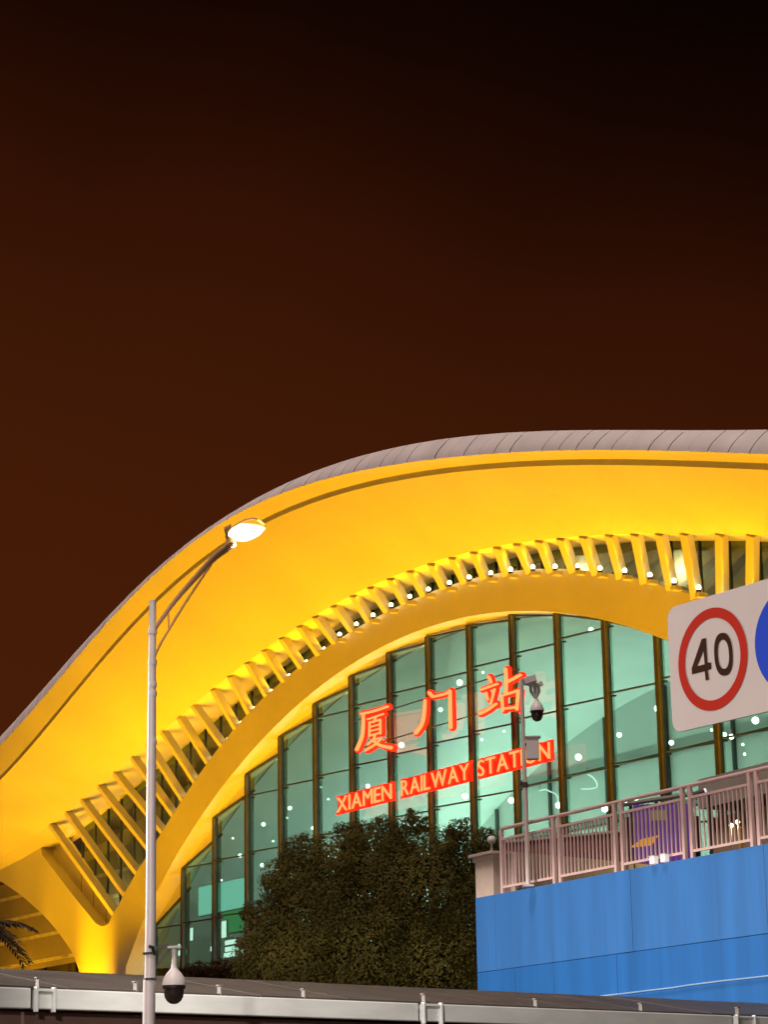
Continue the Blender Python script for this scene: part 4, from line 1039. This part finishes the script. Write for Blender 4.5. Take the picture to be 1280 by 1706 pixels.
# ================================================================== TREES AND SHRUBS
def leaf_mat(name, c):
    if name in MATS: return MATS[name]
    m = mat(name, c, 0.9, var=0.40, scale=0.9)
    t = m.node_tree; b = t.nodes['Principled BSDF']; b.inputs['Specular IOR Level'].default_value = 0.04
    src = b.inputs['Base Color'].links[0].from_socket
    tl = t.nodes.new('ShaderNodeBsdfTranslucent'); mx = t.nodes.new('ShaderNodeMixShader'); mx.inputs[0].default_value = 0.42
    o = [n for n in t.nodes if n.type == 'OUTPUT_MATERIAL'][0]
    t.links.new(src, tl.inputs[0]); t.links.new(b.outputs[0], mx.inputs[1]); t.links.new(tl.outputs[0], mx.inputs[2]); t.links.new(mx.outputs[0], o.inputs[0])
    return m
M_BARK = mat('bark', (0.10, 0.07, 0.05), 0.9, var=0.3, scale=6, bump=0.5, bscale=25)
def leaves(mb, centres, n, size, gr):
    """Small pointed leaf faces spread over lumps (centre, radius, flattening)."""
    vol = np.array([c[1] ** 2 for c in centres]); vol = vol / vol.sum()
    cnt = gr.multinomial(n, vol)
    C = np.repeat(np.array([c[0] for c in centres]), cnt, axis=0); Rd = np.repeat([c[1] for c in centres], cnt); Fl = np.repeat([c[2] for c in centres], cnt)
    def nz(a): return a / np.linalg.norm(a, axis=1, keepdims=True)
    d = nz(gr.normal(size=(n, 3)))
    rr = Rd * (0.5 + 0.58 * gr.random(n) ** 0.6)
    sc_ = np.ones((n, 3)); sc_[:, 2] = Fl
    P = C + d * rr[:, None] * sc_
    nrm = nz(d * 1.0 + gr.normal(size=(n, 3)) * 0.28 + np.array([0, 0, 0.3]))
    t = nz(np.cross(nrm, gr.normal(size=(n, 3)))); b = np.cross(nrm, t)
    L = size * gr.uniform(0.7, 1.4, size=n); w = L * 0.42
    Q = np.stack([P - t * (L / 2)[:, None], P + b * (w / 2)[:, None], P + t * (L / 2)[:, None], P - b * (w / 2)[:, None]], axis=1).reshape(-1, 3)
    b0 = len(mb.v)
    mb.v += [tuple(q) for q in Q.tolist()]
    mb.f += [(b0 + 4 * i, b0 + 4 * i + 1, b0 + 4 * i + 2, b0 + 4 * i + 3) for i in range(n)]
YT = 56.0
def lump(x, y, r_px, dy=0.0, fl=0.9):
    P = at_y(x, y, YT + dy); return (P, r_px * YT / FPX, fl)
lumps = [lump(640, 1432, 68), lump(565, 1438, 60, 0.3), lump(715, 1425, 60, 0.2), lump(780, 1425, 50, 0.4), lump(810, 1470, 62, 0.6), lump(505, 1425, 42, 0.6), lump(490, 1470, 58, 0.2),
         lump(600, 1500, 100, -0.6), lump(700, 1500, 98, -0.5), lump(780, 1540, 80), lump(520, 1540, 80, -0.3), lump(455, 1545, 52, 0.2), lump(425, 1520, 24, 0.3), lump(620, 1590, 100, -0.5), lump(720, 1600, 95, -0.4), lump(500, 1610, 85, -0.2),
         lump(440, 1600, 55), lump(640, 1382, 28), lump(595, 1388, 26), lump(690, 1372, 24), lump(765, 1382, 22), lump(815, 1404, 24, 0.5), lump(795, 1640, 70), lump(560, 1660, 90), lump(660, 1670, 90)]
tb = at_y(640, 1700, YT); tb[2] = 0.0
tree = thing('broadleaf_tree', tb, 'large dark bushy tree in front of the glass hall', 'tree')
gr = np.random.default_rng(11)
tk = MB(); tk.tube(resample([tb, tb + np.array([0.05, 0, 1.6]), tb + np.array([-0.05, 0.05, 3.2]), tb + np.array([0.05, 0, 5.0])], 12), [0.24 - 0.012 * i for i in range(12)], 12)
tk.build('trunk', M_BARK, tree, smooth=True)
for c, rad, fl in lumps[:18]:
    st = tb + np.array([0.0, 0, gr.uniform(2.2, 4.0)])
    mid = (st + c) / 2 + np.array([gr.normal() * 0.15, gr.normal() * 0.15, 0.25])
    lm = MB(); lm.tube(resample([st, mid, c], 8), [0.09 - 0.009 * i for i in range(8)], 7); lm.build('limb', M_BARK, tree, smooth=True)
cr_ = MB(); leaves(cr_, lumps, 130000, 0.085, gr)
small = [(np.array(c) + (lambda d_: d_ / np.linalg.norm(d_))(gr.normal(size=3)) * rad * 0.95, rad * gr.uniform(0.2, 0.34), 0.9) for c, rad, fl in lumps for _ in range(5)]
leaves(cr_, small, 45000, 0.075, gr)
cr_.build('crown', leaf_mat('dark_leaves', (0.135, 0.118, 0.030)), tree)
# low shrubs at the foot of the arch
for i, (x, y, rp, Y) in enumerate([(330, 1622, 26, 70), (372, 1618, 28, 71), (415, 1620, 30, 70), (300, 1628, 20, 69)]):
    c = at_y(x, y, Y); base_ = np.array([c[0], c[1], PZ]); 
    t = thing('shrub', base_, ['round dark shrub right of the lamp post camera', 'tallest dark shrub between the camera and the tree', 'dark shrub touching the left side of the tree', 'smallest dark shrub just behind the dome camera'][i], 'shrub', 'shrubs below the glass hall')
    R_ = rp * Y / FPX
    lm = MB(); leaves(lm, [(c, R_, 0.8), (c + np.array([R_ * 0.6, 0, -R_ * 0.3]), R_ * 0.7, 0.8), (c + np.array([-R_ * 0.6, 0, -R_ * 0.3]), R_ * 0.7, 0.8), (c - np.array([0, 0, R_]), R_, 0.9)], 1500, 0.13, gr)
    lm.build('foliage', leaf_mat('shrub_leaves', (0.050, 0.028, 0.008)), t)
    sm = MB(); sm.tube([base_, c], 0.05, 7); sm.build('stem', M_BARK, t)
# palm at the left edge
pc = at_y(-25, 1545, 44.0); pbase = np.array([pc[0], pc[1], 0.0])
palm = thing('palm_tree', pbase, 'dark palm with ragged fronds at the left edge of the picture', 'palm')
m = MB(); m.tube(resample([pbase, pbase + np.array([0.05, 0, 2.0]), pc], 8), [0.16, 0.15, 0.14, 0.13, 0.13, 0.12, 0.12, 0.11], 12); m.build('trunk', M_BARK, palm, smooth=True)
for kf in range(17):
    a_ = 2 * math.pi * kf / 17 + gr.uniform(-0.15, 0.15); el_ = gr.uniform(-0.3, 0.75); L = gr.uniform(0.8, 1.05)
    h = np.array([math.cos(a_), math.sin(a_), 0]); pts = []
    for u in np.linspace(0, 1, 9):
        pts.append(pc + h * (L * u * math.cos(el_ * (1 - u))) + np.array([0, 0, L * (math.sin(el_) * u - 0.65 * u * u)]))
    fr = MB(); fr.tube(pts, [0.018 - 0.0018 * i for i in range(9)], 5)
    side = np.array([-h[1], h[0], 0])
    for i in range(1, 9):
        for q in (0, 0.5):
            p = pts[i - 1] + (pts[i] - pts[i - 1]) * q
            for sg in (-1, 1):
                l_ = 0.36 * (1 - 0.5 * i / 9) * gr.uniform(0.8, 1.1)
                tip = p + side * sg * l_ * 0.8 + h * l_ * 0.45 - np.array([0, 0, l_ * gr.uniform(0.2, 0.6)])
                wv = h * 0.018
                fr.add([p - wv, p + wv, (p + tip) / 2 + wv * 1.2 + np.array([0, 0, 0.01]), tip, (p + tip) / 2 - wv * 1.2], [(0, 1, 2, 3, 4)])
    fr.build('frond', leaf_mat('palm_leaves', (0.07, 0.05, 0.03)), palm)
